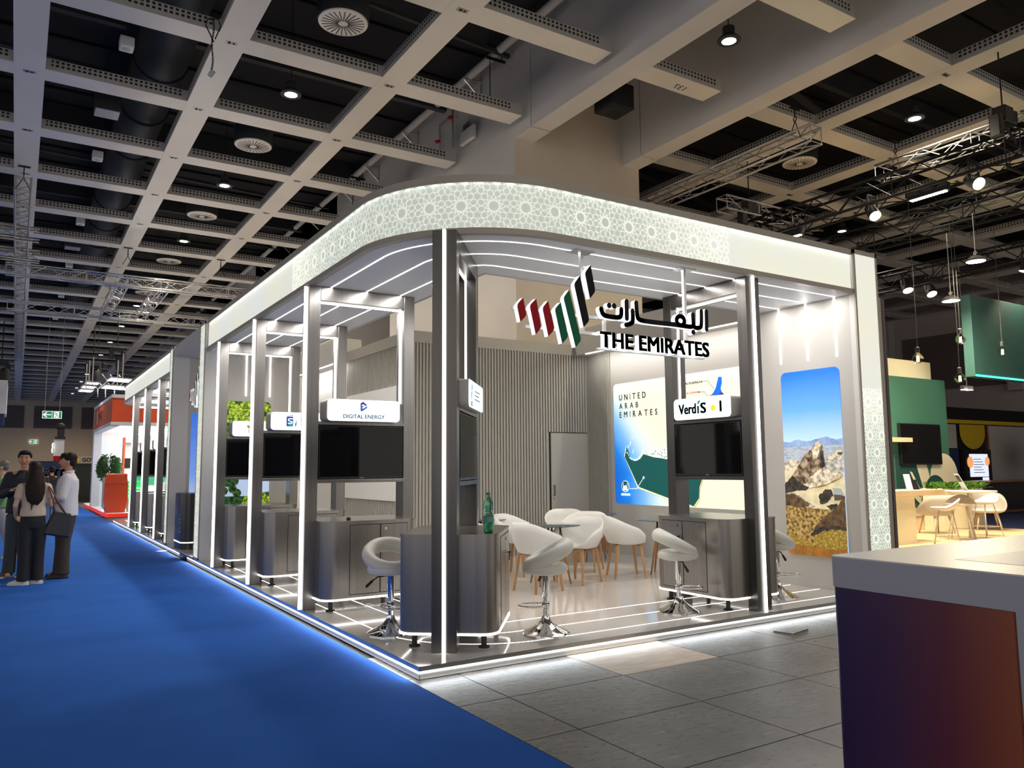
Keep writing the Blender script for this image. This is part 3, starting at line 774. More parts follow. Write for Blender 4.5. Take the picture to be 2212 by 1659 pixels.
for o in OFF:
    b = MB(); b.box(o-.006, o+.006, 11.45, 19.3, ZC-.004, ZC+.002); b.build('ceiling_light_line', 'led', fc); strip_light(fc, (o, 11.5, ZC-.01), (o, 19.2, ZC-.01), 26)

# map wall with its lit bulkhead, set back between the end partition and the store
mw = wall_thing('map_partition', [(5.94, 6.10, 1.55, 5.62, PZ, 3.44)], 'beige back wall carrying the large lit country map', 'stand_wall')
b = MB(); b.box(5.64, 6.10, 1.40, 5.62, 3.44, 3.88); b.build('bulkhead', 'stand_wall', mw)
b = MB(); b.box(5.645, 5.67, 1.42, 5.3, 3.425, 3.442); b.build('bulkhead_light', 'led', mw); strip_light(mw, (5.66, 1.45, 3.42), (5.66, 5.3, 3.42), 14, (.25, 0, -1))
b = MB(); b.box(5.915, 5.94, 5.0, 5.62, PZ, 3.44)
for i in range(16): y = 5.04+i*.036; b.box(5.895, 5.915, y, y+.018, PZ, 3.44)
b.build('slat_strip', 'slat', mw) if 'slat' in MAT else None
mw2 = wall_thing('lit_partition', [(2.62, 2.78, 8.32, 11.0, PZ, 3.44)], 'grey lit wall seen between the posts behind the treetop mural', 'stand_wall')
b = MB(); b.box(2.33, 2.78, 8.32, 11.0, 3.44, 3.88); b.build('bulkhead', 'stand_wall', mw2)
b = MB(); b.box(2.335, 2.36, 8.36, 10.9, 3.425, 3.442); b.build('bulkhead_light', 'led', mw2); strip_light(mw2, (2.35, 8.4, 3.42), (2.35, 10.9, 3.42), 16, (.25, 0, -1))
# slatted store with its door
st = thing('slatted_store', (0,0,0), label='store room clad in narrow vertical grey slats with a flush door', cat='store room')
b = MB(); b.box(2.52, 5.93, 5.63, 8.3, PZ, 3.62); b.box(2.52, 5.64, 5.602, 5.63, 3.44, 3.62); b.box(2.49, 2.52, 5.6, 8.3, 3.44, 3.62); b.box(2.49, 2.54, 5.6, 5.65, PZ, 3.5); b.build('carcass', 'stand_slat', st)
b = MB()
i = 0; x = 2.56
while x < 5.92:
    if not (x+.03 > 5.10): b.box(x, x+.032, 5.603, 5.63, PZ, 3.44)
    else: b.box(x, x+.032, 5.603, 5.63, 2.10, 3.44)
    x += .056
b.build('front_slats', 'stand_slat', st)
b = MB(); y = 5.68
while y < 8.28:
    b.box(2.493, 2.52, y, y+.032, 2.80, 3.44); b.box(2.493, 2.52, y, y+.032, PZ, 1.0); y += .056
b.build('side_slats', 'stand_slat', st)
b = MB(); b.box(2.475, 2.52, 5.66, 8.28, 1.0, 2.80); b.build('side_panel', 'stand_white', st)
d = MB(); d.box(5.115, 5.915, 5.600, 5.63, PZ+.01, 2.085); dr = d.build('door', 'stand_slat', st, bevel=.004)
h = MB(); h.tube([(5.165, 5.6, 1.04), (5.165, 5.57, 1.04), (5.165, 5.57, 1.20), (5.165, 5.6, 1.20)], .009, 6); h.box(5.16, 5.17, 5.592, 5.6, .97, .985); h.build('handle', 'rubber_black', dr)
b = MB(); b.box(5.10, 5.113, 5.602, 5.635, PZ, 2.10); b.box(5.10, 5.93, 5.602, 5.635, 2.088, 2.10); b.build('door_gap', 'rubber_black', st)
b = MB(); M0 = frame_m((2.474, 8.0, 0), (0, -1, 0), (0, 0, 1)); b.M = M0
def arabic(mb, x0, y0, s, z0, z1, mi=0, side=None, w=.045):
    """the word in flowing letters, unit width about 1.36, traced stroke by stroke from right to left"""
    T = lambda q: [(x0+(a-1.81)*s, y0+(c-2.78)*s) for a, c in q]; W_ = w*s
    def cv(q, n=5):
        q = [Vector(p) for p in q]; out = [q[0]]
        for i in range(1, len(q)-1):
            a = (q[i-1]+q[i])/2 if i > 1 else q[0]; c = (q[i]+q[i+1])/2 if i < len(q)-2 else q[-1]
            for k in range(1, n+1):
                t = k/n; out.append(a*(1-t)**2+q[i]*2*t*(1-t)+c*t*t)
        return [(p.x, p.y) for p in out]
    for q in ([(3.152, 3.015), (3.148, 2.835)], cv([(3.083, 3.010), (3.082, 2.870), (3.06, 2.842), (2.985, 2.835), (2.968, 2.862), (2.966, 2.965)]),
              cv([(2.966, 2.86), (2.955, 2.842), (2.90, 2.84), (2.85, 2.842), (2.83, 2.842)]),
              [(2.80+.052*math.cos(a*PI/8), 2.888+.045*math.sin(a*PI/8)) for a in range(17)],
              cv([(2.84, 2.842), (2.76, 2.845), (2.55, 2.842), (2.34, 2.841), (2.262, 2.85), (2.250, 2.90), (2.246, 3.004)]),
              cv([(2.200, 2.925), (2.205, 2.84), (2.185, 2.80), (2.118, 2.785)]),
              [(2.130, 3.005), (2.130, 2.845)],
              cv([(2.066, 2.925), (2.068, 2.862), (2.03, 2.843), (1.89, 2.843), (1.842, 2.86), (1.832, 2.905)])):
        stroke(mb, T(q), W_, z0, z1, mi, side)
    for a, c in ((1.926, 2.945), (1.982, 2.947), (2.966, 2.792)): mb.prism(disc(*T([(a, c)])[0], .026*s, 12), z0, z1, mi, side)
arabic(b, .28, 1.95, 1.15, 0, .012); put_text(b, 'THE EMIRATES', .30, 1.66, w=1.5, h=.15, z=.006, bold=.05, ext=.006); b.build('wall_lettering', 'stand_white', st)
# ------------------------------------------------------------------ portal frames with screens, signs and cabinets
FH = ZC-PZ
def make_frame(st='brushed_steel'):
    t = thing('portal_frame')
    b = MB(); b.box(0, .125, -.1, .1, 0, FH); b.build('front_post', st, t, bevel=.004)
    b = MB(); b.box(-.02, .001, -.013, .013, 0, FH); b.build('front_light_strip', 'led', t)
    b = MB(); b.box(1.085, 1.21, -.1, .1, 0, FH); b.build('rear_post', st, t, bevel=.004)
    b = MB(); b.box(.125, 1.085, -.1, .1, FH-.155, FH); b.build('top_beam', st, t, bevel=.004)
    b = MB(); b.box(.125, 1.085, -.008, .008, FH-.168, FH-.155); b.build('beam_light_strip', 'led', t)
    b = MB(); b.box(1.070, 1.085, -.008, .008, 2.13, FH-.155); b.build('post_light_strip', 'led', t)
    b = MB(); b.box(.115, 1.095, -.104, .1, 1.875, 1.91); b.build('upper_rail', st, t, bevel=.003)
    b = MB(); b.box(.115, 1.095, -.104, .1, 1.27, 1.305); b.build('lower_rail', st, t, bevel=.003)
    b = MB(); b.box(.125, 1.085, -.02, .0, 1.305, 1.875); b.build('mounting_panel', 'brushed_dark', t)
    return t
fr0 = make_frame(); fr1 = make_frame('steel_shaded')
def make_tv(side):
    t = thing('television'); s = -side; b = MB()
    y0, y1 = sorted((side*.102, side*.022)); b.box(.134, 1.076, y0, y1, 1.312, 1.866); b.build('bezel', 'bezel_black', t, bevel=.004)
    y0, y1 = sorted((side*.103, side*.1045)); b = MB(); b.box(.142, 1.068, y0, y1, 1.334, 1.858); b.build('screen', 'screen_black', t)
    y0, y1 = sorted((side*.103, side*.106)); b = MB(); b.box(.58, .63, y0, y1, 1.318, 1.325); b.build('status_light', 'alu_dull', t); return t
def make_cabinet(side):
    """steel counter wrapped round the frame; doors on the screen side"""
    t = thing('counter_cabinet'); z0, z1 = .125, .89
    b = MB(); b.prism(rrect(.10, 1.14, -.40, .40, .13), z0, z1-.012); b.build('body', 'cabinet_steel', t, True, angle=30)
    b = MB(); b.prism(rrect(.095, 1.145, -.405, .405, .135), z1-.012, z1); b.build('top', 'cabinet_steel', t, True, angle=30)
    b = MB(); b.prism(rrect(.094, 1.146, -.406, .406, .136), z0-.014, z0+.004, cap=False); b.prism(rrect(.115, 1.125, -.385, .385, .115), z0-.012, z0, 1); b.build('base_light', ['led', 'brushed_dark'], t)
    for x in (.22, 1.02):
        for y in (-.28, .28):
            b = MB(); b.lathe([(.045, 0), (.045, .012), (.022, .018), (.022, .115), (0, .115)], 14, c=(x, y, 0)); b.build('foot', 'rubber_black', t, True, angle=40)
    s = side
    for i, (x0, x1) in enumerate(((.37, .695), (.70, 1.0))):
        y0, y1 = sorted((s*.40, s*.4035)); b = MB(); b.box(x0+.004, x1-.004, y0, y1, .165, .845); d = b.build('door', 'cabinet_steel', t)
        y0, y1 = sorted((s*.40, s*.4012)); b = MB(); b.box(x0-.002, x1+.002, y0, y1, .158, .852); b.build('door_gap', 'rubber_black', d)
        if i == 1:
            b = MB(); b.M = Matrix.Translation((.755, s*.4035, .80)) @ Matrix.Rotation(R(90*s*-1), 4, 'X'); b.lathe([(0, 0), (.016, 0), (.016, .008), (0, .008)], 14)
            b.M = Matrix.Translation((.735, s*.4035, .69)) @ Matrix.Rotation(R(90*s*-1), 4, 'X'); b.lathe([(0, 0), (.018, 0), (.018, .012), (0, .012)], 14); b.build('lock', 'chrome', d, True, angle=40)
            b = MB(); b.M = Matrix.Identity(4); y0, y1 = sorted((s*.405, s*.412)); b.box(.731, .739, y0, s*.45 if s > 0 else y1, .686, .694) if s > 0 else b.box(.731, .739, s*.45, y1, .686, .694)
            y0, y1 = sorted((s*.43, s*.436)); b.box(.722, .748, y0, y1, .62, .685); b.build('key', 'rubber_black', d)
    return t
def sign_box(side):
    t = thing('lit_sign'); b = MB()
    M = Matrix(((1,0,0,0),(0,0,1,0),(0,1,0,0),(0,0,0,1)))     # prism axis -> y
    b.M = M; y0, y1 = sorted((side*.165, side*-.06)); b.prism(rrect(.19, 1.01, 1.912, 2.145, .045), y0, y1); b.build('housing', 'sign_housing', t, True, angle=30)
    b = MB(); b.M = M; y0, y1 = sorted((side*.1655, side*.17)); b.prism(rrect(.193, 1.007, 1.915, 2.142, .042), y0, y1); b.build('lit_face', 'sign_face', t)
    return t
def sign_face_m(side):
    """matrix of the sign face: x to the reader's right, y up, origin at the lower left"""
    if side < 0: return frame_m((.19, -.1702, 1.912), (1, 0, 0), (0, 0, 1))
    return frame_m((1.01, .1702, 1.912), (-1, 0, 0), (0, 0, 1))
U5 = math.atan2(.788, .616)
FR = [((0, 2.79, PZ), 0, -1, 'near'), ((0, 4.92, PZ), 0, -1, 'a'), ((0, 7.00, PZ), 0, -1, 'b'), ((.34, .275, PZ), U5, -1, 'corner'), ((3.78, .085, PZ), PI/2, 1, 'right')]
DESC = ['second post from the stand corner along the aisle', 'third post from the stand corner along the aisle', 'fourth post from the stand corner along the aisle', 'rounded stand corner', 'right hand front post of the stand']
FRL = ['brushed steel portal frame, next along the aisle after the corner one', 'brushed steel portal frame, middle of the three along the aisle front', 'brushed steel portal frame beside the lattice pillar at the near canopy end', 'steel portal frame with shade painted in, standing at the rounded corner of the stand', 'steel portal frame with shade painted in, near the right end beside the desert mural']
TVL = ['black television above the cabinet, under the sign with the violet and blue arrow mark', 'black television under the half hidden sign with a blue and green book mark', 'black television under the sign with a yellow square, before the treetop mural', 'black television seen edge on at the stand corner reflecting the blue map', 'black television in front of the country map under the green and yellow sun sign']
CBL = ['steel counter cabinet with two doors below the violet and blue arrow sign', 'steel counter cabinet below the sign with the blue and green book mark', 'steel counter cabinet below the yellow square sign near the treetop mural', 'dark steel counter cabinet at the stand corner with the green water bottle on it', 'steel counter cabinet with keys in its door beside the right front bar stool']
SGL = ['lit white sign with a violet and blue arrow mark and two words', 'lit white sign with a blue and green book mark, half behind a post', 'lit white sign with a yellow and black square mark', 'lit white sign with a blue tower mark at the stand corner', 'lit white sign with green lettering, a leaf and a yellow sun']
signs = []
tv_m, tv_p, cb_m, cb_p = make_tv(-1), make_tv(1), make_cabinet(-1), make_cabinet(1)
for i, (loc, rz, sd, nm) in enumerate(FR):
    o = fr0 if i == 0 else copy_tree(fr0) if i < 3 else fr1 if i == 3 else copy_tree(fr1); o.location = loc; o.rotation_euler = (0, 0, rz); tag(o, FRL[i], 'frame', 'steel portal frames of the stand')
    a = (tv_p if sd > 0 else tv_m if i == 0 else copy_tree(tv_m)); a.location = loc; a.rotation_euler = (0, 0, rz); tag(a, TVL[i], 'television', 'televisions in the portal frames')
    a = (cb_p if sd > 0 else cb_m if i == 0 else copy_tree(cb_m)); a.location = loc; a.rotation_euler = (0, 0, rz); tag(a, CBL[i], 'cabinet', 'steel counter cabinets')
    a = sign_box(sd); a.location = loc; a.rotation_euler = (0, 0, rz); tag(a, SGL[i], 'sign', 'lit signs above the televisions'); signs.append(a)
mat('violet', (.10, .02, .38), .5); mat('azure', (.01, .18, .70), .5); mat('royal', (.015, .05, .45), .5); mat('teal', (.0, .38, .32), .5); mat('amber', (.85, .42, .0), .5); mat('sun', (1, .62, .02), .5, emit=(1, .62, .02), es=.3); mat('slate_ink', (.06, .09, .14), .5); mat('leaf_ink', (.04, .22, .11), .5); mat('cyan_ink', (.02, .30, .50), .5)
# arrow mark and two words
b = MB(); b.M = sign_face_m(-1)
b.add([(.365,.195,0),(.395,.212,0),(.438,.178,0),(.425,.165,0),(.395,.185,0),(.380,.177,0),(.380,.155,0),(.365,.147,0)], [[0,1,4,5],[1,2,3,4],[0,5,6,7]], 0)
b.add([(.365,.115,.0002),(.38,.107,.0002),(.44,.148,.0002),(.44,.168,.0002),(.395,.138,.0002),(.38,.146,.0002),(.405,.162,.0002),(.392,.170,.0002),(.365,.152,.0002)], [[0,1,4,5],[1,2,3,4],[0,5,6,7],[0,7,8]], 1)
b.build('arrow_mark', ['violet', 'azure'], signs[0])
b = MB(); b.M = sign_face_m(-1); put_text(b, 'DIGITAL ENERGY', .175, .032, w=.465, h=.042, bold=.02); b.build('lettering', 'ink_black', signs[0])
# book mark and parts of words
b = MB(); b.M = sign_face_m(-1)
b.prism([(.20,.185),(.285,.20),(.285,.19),(.20,.18)], 0, .0005, 0); b.prism(rrect(.20,.285,.05,.178,.012), 0, .0006, 1); b.prism(rrect(.225,.285,.05,.10,.01), 0, .0008, 2)
stroke(b, [(.275,.150),(.235,.150),(.222,.135),(.235,.118),(.262,.116),(.272,.105),(.262,.09),(.222,.09)], .012, 0, .0012, 3); b.build('book_mark', ['slate_ink', 'royal', 'teal', 'sign_face'], signs[1])
b = MB(); b.M = sign_face_m(-1); put_text(b, 'f', .31, .052, h=.05, bold=.05); stroke(b, [(.335,.135),(.335,.118),(.322,.112),(.31,.118)], .006, 0, .0006); b.build('lettering', 'royal', signs[1])
# yellow square mark
b = MB(); b.M = sign_face_m(-1); b.prism([(.21,.175),(.255,.175),(.255,.13),(.21,.13)], 0, .0005, 0); b.prism([(.235,.145),(.262,.145),(.262,.125),(.235,.125)], 0, .0007, 1); stroke(b, [(.26,.135),(.42,.135),(.42,.09)], .012, 0, .0006, 2, joints=False); stroke(b, [(.24,.12),(.24,.06),(.42,.06)], .012, 0, .0006, 2, joints=False)
put_text(b, 'NOVA', .66, .05, h=.024, z=0, mi=1); b.build('square_mark', ['amber', 'ink_black', 'trim_beige'], signs[2])
# tower mark
b = MB(); b.M = sign_face_m(-1)
for q in ([(.11,.07),(.16,.20),(.165,.10)], [(.165,.10),(.17,.205),(.235,.07)], [(.12,.07),(.15,.13),(.185,.07)]): stroke(b, q, .009, 0, .0006, 0)
put_text(b, 'BEZ', .115, .018, h=.036, mi=1, bold=.03)
for k in range(3): stroke(b, [(.32, .155-.035*k), (.62-.04*(k % 2), .155-.035*k)], .010, 0, .0005, 2, joints=False)
b.build('tower_mark', ['cyan_ink', 'ink_black', 'slate_ink'], signs[3])
# green word with leaf and sun
b = MB(); b.M = sign_face_m(1)
put_text(b, 'Verd', .075, .06, h=.112, w=.262, bold=.05); put_text(b, '\u0131', .355, .06, h=.080, bold=.05); put_text(b, 'S', .398, .058, h=.115, w=.085, bold=.05); put_text(b, 'l', .668, .06, h=.115, w=.030, bold=.06)
b.prism([(.360,.156),(.356,.172),(.370,.192),(.398,.204),(.394,.180),(.378,.164)], 0, .0006); b.build('lettering', 'leaf_ink', signs[4])
b = MB(); b.M = sign_face_m(1); cx, cy = .578, .106; b.prism(disc(cx, cy, .032, 20), 0, .0006)
for j in range(24):
    a = 2*PI*j/24; stroke(b, [(cx+.040*math.cos(a), cy+.040*math.sin(a)), (cx+(.068 if j % 2 else .060)*math.cos(a), cy+(.068 if j % 2 else .060)*math.sin(a))], .0062, 0, .0005, joints=False)
b.build('sun_mark', 'sun', signs[4])
# far part of the stand: frames without readable signs
FARY = (12.80, 14.90, 17.05)
for i, y in enumerate(FARY):
    k = ['first', 'second', 'third'][i]; loc = (0, y, PZ)
    o = copy_tree(fr0); o.location = loc; tag(o, f'steel portal frame, {k} along the farther canopy past the reception counter', 'frame', 'steel portal frames of the stand')
    a = copy_tree(tv_m); a.location = loc; tag(a, f'black television in the {k} portal frame of the farther canopy', 'television', 'televisions in the portal frames')
    a = copy_tree(cb_m); a.location = loc; tag(a, f'steel counter cabinet in the {k} portal frame of the farther canopy', 'cabinet', 'steel counter cabinets')
    a = sign_box(-1); a.location = loc; tag(a, f'lit white sign in the {k} portal frame of the farther canopy', 'sign', 'lit signs above the televisions')
    b = MB(); b.box(.12, 1.30, y+.55-PZ*0, y+.60, 3.17, 3.21); lt = tag(b.build('glowing_bar', 'led_soft'), f'short glowing bar under the farther canopy behind its {k} frame', 'light', 'short glowing bars under the farther canopy')
    b = MB(); b.bar((.2, y+.575, 3.21), (.2, y+.575, ZC), .02); b.bar((1.2, y+.575, 3.21), (1.2, y+.575, ZC), .02); b.build('hanger', 'alu', lt)

# ------------------------------------------------------------------ bar stools
def make_stool():
    t = thing('bar_stool')
    b = MB(); b.lathe([(.205, 0), (.205, .008), (.19, .02), (.13, .045), (.07, .085), (.04, .12), (.036, .15), (0, .15)], 40); b.build('base', 'chrome', t, True, angle=50)
    b = MB(); b.lathe([(.022, .14), (.022, .30), (.030, .31), (.030, .56), (0, .56)], 20); b.build('column', 'chrome', t, True, angle=40)
    b = MB(); b.tube([(.12*math.cos(a)+.11, .105*math.sin(a), .235) for a in [2*PI*i/28 for i in range(28)]], .009, 8, closed=True); b.lathe([(.034, -.025), (.034, .025)], 16, c=(0, 0, .235)); b.build('footrest', 'chrome', t, True)
    b = MB(); b.lathe([(0, .50), (.13, .50), (.185, .515), (.198, .54), (.192, .572), (.165, .592), (.08, .598), (0, .596)], 36, sx=1.0, sy=1.04); b.build('seat', 'leather_white', t, True)
    n = 44; k = 14; v = []; f = []; tl = R(27)       # padded ring, low in front (+x) and high behind
    for i in range(n):
        a = 2*PI*i/n; bk = (1-math.cos(a))/2
        rad = .178+.012*bk; wd = .046+.012*bk; hg = .052+.016*bk
        for j in range(k):
            q = 2*PI*j/k; r = rad+wd*math.cos(q); x, y, z = r*math.cos(a), r*1.05*math.sin(a), hg*math.sin(q)
            v.append((x*math.cos(tl)-z*math.sin(tl)*-1*.0-.018+z*math.sin(tl), y, -x*math.sin(tl)+z*math.cos(tl)+.655))
    for i in range(n):
        for j in range(k): f.append([i*k+j, ((i+1)%n)*k+j, ((i+1)%n)*k+(j+1)%k, i*k+(j+1)%k])
    b = MB(); b.add(v, f); b.build('back_ring', 'leather_white', t, True)
    b = MB(); b.tube([(0, 0, .49), (.02, -.12, .485), (.03, -.17, .455)], .006, 6); b.cap((.03, -.17, .455), (.045, -.22, .415), .011, .013, 8); b.build('height_lever', 'rubber_black', t, True); return t
sl = make_stool()
ST = [((.30, 1.20), R(-100), 'white ring backed bar stool before the double door steel cabinet by the aisle'),
      ((1.40, .43), R(148), 'white padded bar stool with a round back ring standing right of the corner cabinet'),
      ((3.05, .52), R(-32), 'white padded bar stool turned to the cabinet under the sun sign'),
      ((4.56, .56), R(-40), 'white padded bar stool partly hidden behind the right steel post by the desert mural')]
for i, ((x, y), rz, lb) in enumerate(ST):
    o = sl if i == 0 else copy_tree(sl); o.location = (x, y, PZ); o.rotation_euler = (0, 0, rz); tag(o, lb, 'bar stool', 'white bar stools')
for i, y in enumerate((13.75, 15.85)):
    o = copy_tree(sl); o.location = (.35, y, PZ); o.rotation_euler = (0, 0, R(90)); tag(o, f'white bar stool behind the posts of the farther canopy, {["nearer", "farther"][i]} of two', 'bar stool', 'white bar stools')

# ------------------------------------------------------------------ shell chairs and glass tables
def make_chair():
    t = thing('shell_chair'); n = 48; rows = []
    def rim(a):      # a = 0 at the back
        q = abs(a); s = max(0, min(1, (q-.35)/1.75)); s = s*s*(3-2*s); h = .79*(1-s)+.635*s
        s2 = max(0, min(1, (q-1.75)/.95)); s2 = s2*s2*(3-2*s2); return h*(1-s2)+.452*s2
    def rad(a):
        q = abs(a); s = max(0, min(1, (q-1.2)/1.2)); return .272+.012*s
    U = [0, .25, .5, .7, .82, .90, .95, 1.0, 1.06, 1.15, 1.3, 1.5, 1.75, 2.0]; v = []; f = []
    for u in U:
        for i in range(n):
            a = 2*PI*i/n; a = a-2*PI if a > PI else a; h = rim(a); r0 = rad(a)-.05
            if u <= 1: r = r0*u; z = .425+.018*u**4-.012*(1-u)
            else:
                w = u-1; r = r0+(.052*min(1, w*1.8)+.022*w)*min(1, (h-.43)/.12); z = .443+(h-.443)*w**1.25
            x = -r*math.cos(a)*1.02; y = r*math.sin(a)*1.06; v.append((x, y, z))
    k = len(U)
    for i in range(k-1):
        for j in range(n): f.append([i*n+j, i*n+(j+1)%n, (i+1)*n+(j+1)%n, (i+1)*n+j])
    b = MB(); b.add(v, f); o = b.build('shell', 'plastic_white', t, True, merge=True); m = o.modifiers.new('thick', 'SOLIDIFY'); m.thickness = .010; m.offset = 0
    for sx in (-1, 1):
        for sy in (-1, 1):
            b = MB(); b.add([(sx*.15-.02, sy*.165-.014, .41), (sx*.15+.02, sy*.165-.014, .41), (sx*.15+.02, sy*.165+.014, .41), (sx*.15-.02, sy*.165+.014, .41),
                             (sx*.205-.016, sy*.20-.011, .3*0+.0), (sx*.205+.012, sy*.20-.011, 0), (sx*.205+.012, sy*.20+.011, 0), (sx*.205-.016, sy*.20+.011, 0)],
                            [[0,1,2,3],[7,6,5,4],[0,4,5,1],[1,5,6,2],[2,6,7,3],[3,7,4,0]]); b.build('leg', 'oak', t, bevel=.004)
    b = MB()
    for sx in (-1, 1): b.box(sx*.15-.02, sx*.15+.02, -.17, .17, .392, .42)
    b.box(-.15, .15, -.02, .02, .40, .42); b.build('seat_frame', 'oak', t, bevel=.004); return t
ch = make_chair()
CH = [((2.66, 2.40), 6, 'white shell chair nearest the corner cabinet, its back to the camera'), ((3.44, 2.66), 198, 'white shell chair right of the near glass table, turned to it'),
      ((4.24, 2.70), -24, 'white shell chair with its back to the camera beside the blue topped table'), ((4.20, 3.52), 215, 'white shell chair between the near glass table and the grey door, in front of another'),
      ((4.42, 4.25), 240, 'white shell chair farthest back, its rim showing before the flush door'), ((3.22, 3.72), -60, 'white shell chair behind the near glass table before the slatted wall'),
      ((2.62, 3.95), 10, 'white shell chair mostly hidden behind the green water bottle')]
for i, ((x, y), a, lb) in enumerate(CH):
    o = ch if i == 0 else copy_tree(ch); o.location = (x, y, PZ); o.rotation_euler = (0, 0, R(a)); tag(o, lb, 'chair', 'white shell chairs')
def make_table():
    t = thing('glass_table'); b = MB(); b.lathe([(0, .70), (.375, .70), (.38, .704), (.38, .708), (.375, .712), (0, .712)], 56); b.build('table_top', 'glass_smoke', t, True, angle=40)
    for i in range(4):
        a = R(45+90*i); c, s = math.cos(a), math.sin(a)
        b = MB(); b.tube([(c*.13, s*.13, .62), (c*.155, s*.155, .45), (c*.25, s*.25, 0)], [.018, .02, .011], 10); b.build('leg', 'oak_dark', t, True)
    b = MB()
    for i in range(4):
        a = R(45+90*i); a2 = R(135+90*i); c, s, c2, s2 = math.cos(a), math.sin(a), math.cos(a2), math.sin(a2)
        b.tube([(c*.13, s*.13, .60), (c*.125, s*.125, .70)], .012, 8); b.tube([(c*.14, s*.14, .60), (c2*.16, s2*.16, .43)], .004, 5); b.tube([(c2*.14, s2*.14, .60), (c*.16, s*.16, .43)], .004, 5)
    b.build('wire_brace', 'rubber_black', t); return t
tb = make_table()
TB = [((3.10, 2.78), 'round smoked glass table between two white shell chairs near the corner cabinet'), ((2.98, 4.30), 'round smoked glass table farther back behind the green bottle'), ((4.86, 2.62), 'round glass table reflecting blue beside the right steel cabinet'), ((5.05, 4.35), 'round smoked glass table near the slatted corner, almost hidden by white chairs')]
for i, ((x, y), lb) in enumerate(TB):
    o = tb if i == 0 else copy_tree(tb); o.location = (x, y, PZ); o.rotation_euler = (0, 0, R(20*i)); tag(o, lb, 'table', 'round glass tables')

# ------------------------------------------------------------------ small things on the cabinets
CF = Matrix.Translation(FR[3][0]) @ Matrix.Rotation(U5, 4, 'Z')
bt = thing('water_bottle', CF @ Vector((.30, -.31, .89)), label='green plastic water bottle half full on the corner cabinet', cat='bottle')
b = MB(); b.lathe([(0, .006), (.03, 0), (.038, .012), (.037, .03), (.041, .05), (.041, .13), (.034, .15), (.031, .165), (.040, .19), (.041, .225), (.036, .255), (.018, .285), (.0135, .295), (.0135, .312)], 28); b.build('body', 'pet_green', bt, True)
b = MB(); b.lathe([(0, .008), (.035, .008), (.039, .05), (.039, .085), (0, .085)], 24); b.build('water', 'pet_green', bt, True, angle=40)
b = MB(); b.lathe([(.0415, .085), (.0415, .128)], 28, cap=False); b.build('paper_label', 'label_green', bt, True)
b = MB(); b.lathe([(.0155, .30), (.0155, .322), (0, .322)], 18); b.build('cap', 'cap_green', bt, True, angle=40)
RF = Matrix.Translation(FR[4][0]) @ Matrix.Rotation(PI/2, 4, 'Z')
t = thing('flyer', RF @ Vector((.22, -.20, .8905)), R(10), 'flat paper flyer lying on the right steel cabinet', 'paper'); b = MB(); b.box(-.11, .11, -.08, .08, 0, .003); b.build('sheet', 'paper', t)
t = thing('card_stand', (.42, 2.79-.22, PZ+.89), label='small black clip on the cabinet under the arrow sign', cat='clip'); b = MB(); b.box(-.02, .02, -.008, .008, 0, .012); b.lathe([(0, .012), (.028, .014), (.012, .03), (0, .03)], 10); b.build('clip', 'rubber_black', t)
t = thing('power_cable', (.55, 2.79, PZ), label='white cables curled on the floor under the double door steel cabinet', cat='cable'); b = MB(); b.tube([(-.2+.05*i, -.28+.06*math.sin(i*1.3), .012+.02*abs(math.sin(i*.9))) for i in range(12)], .006, 6); b.build('cord', 'plastic_white', t, True)

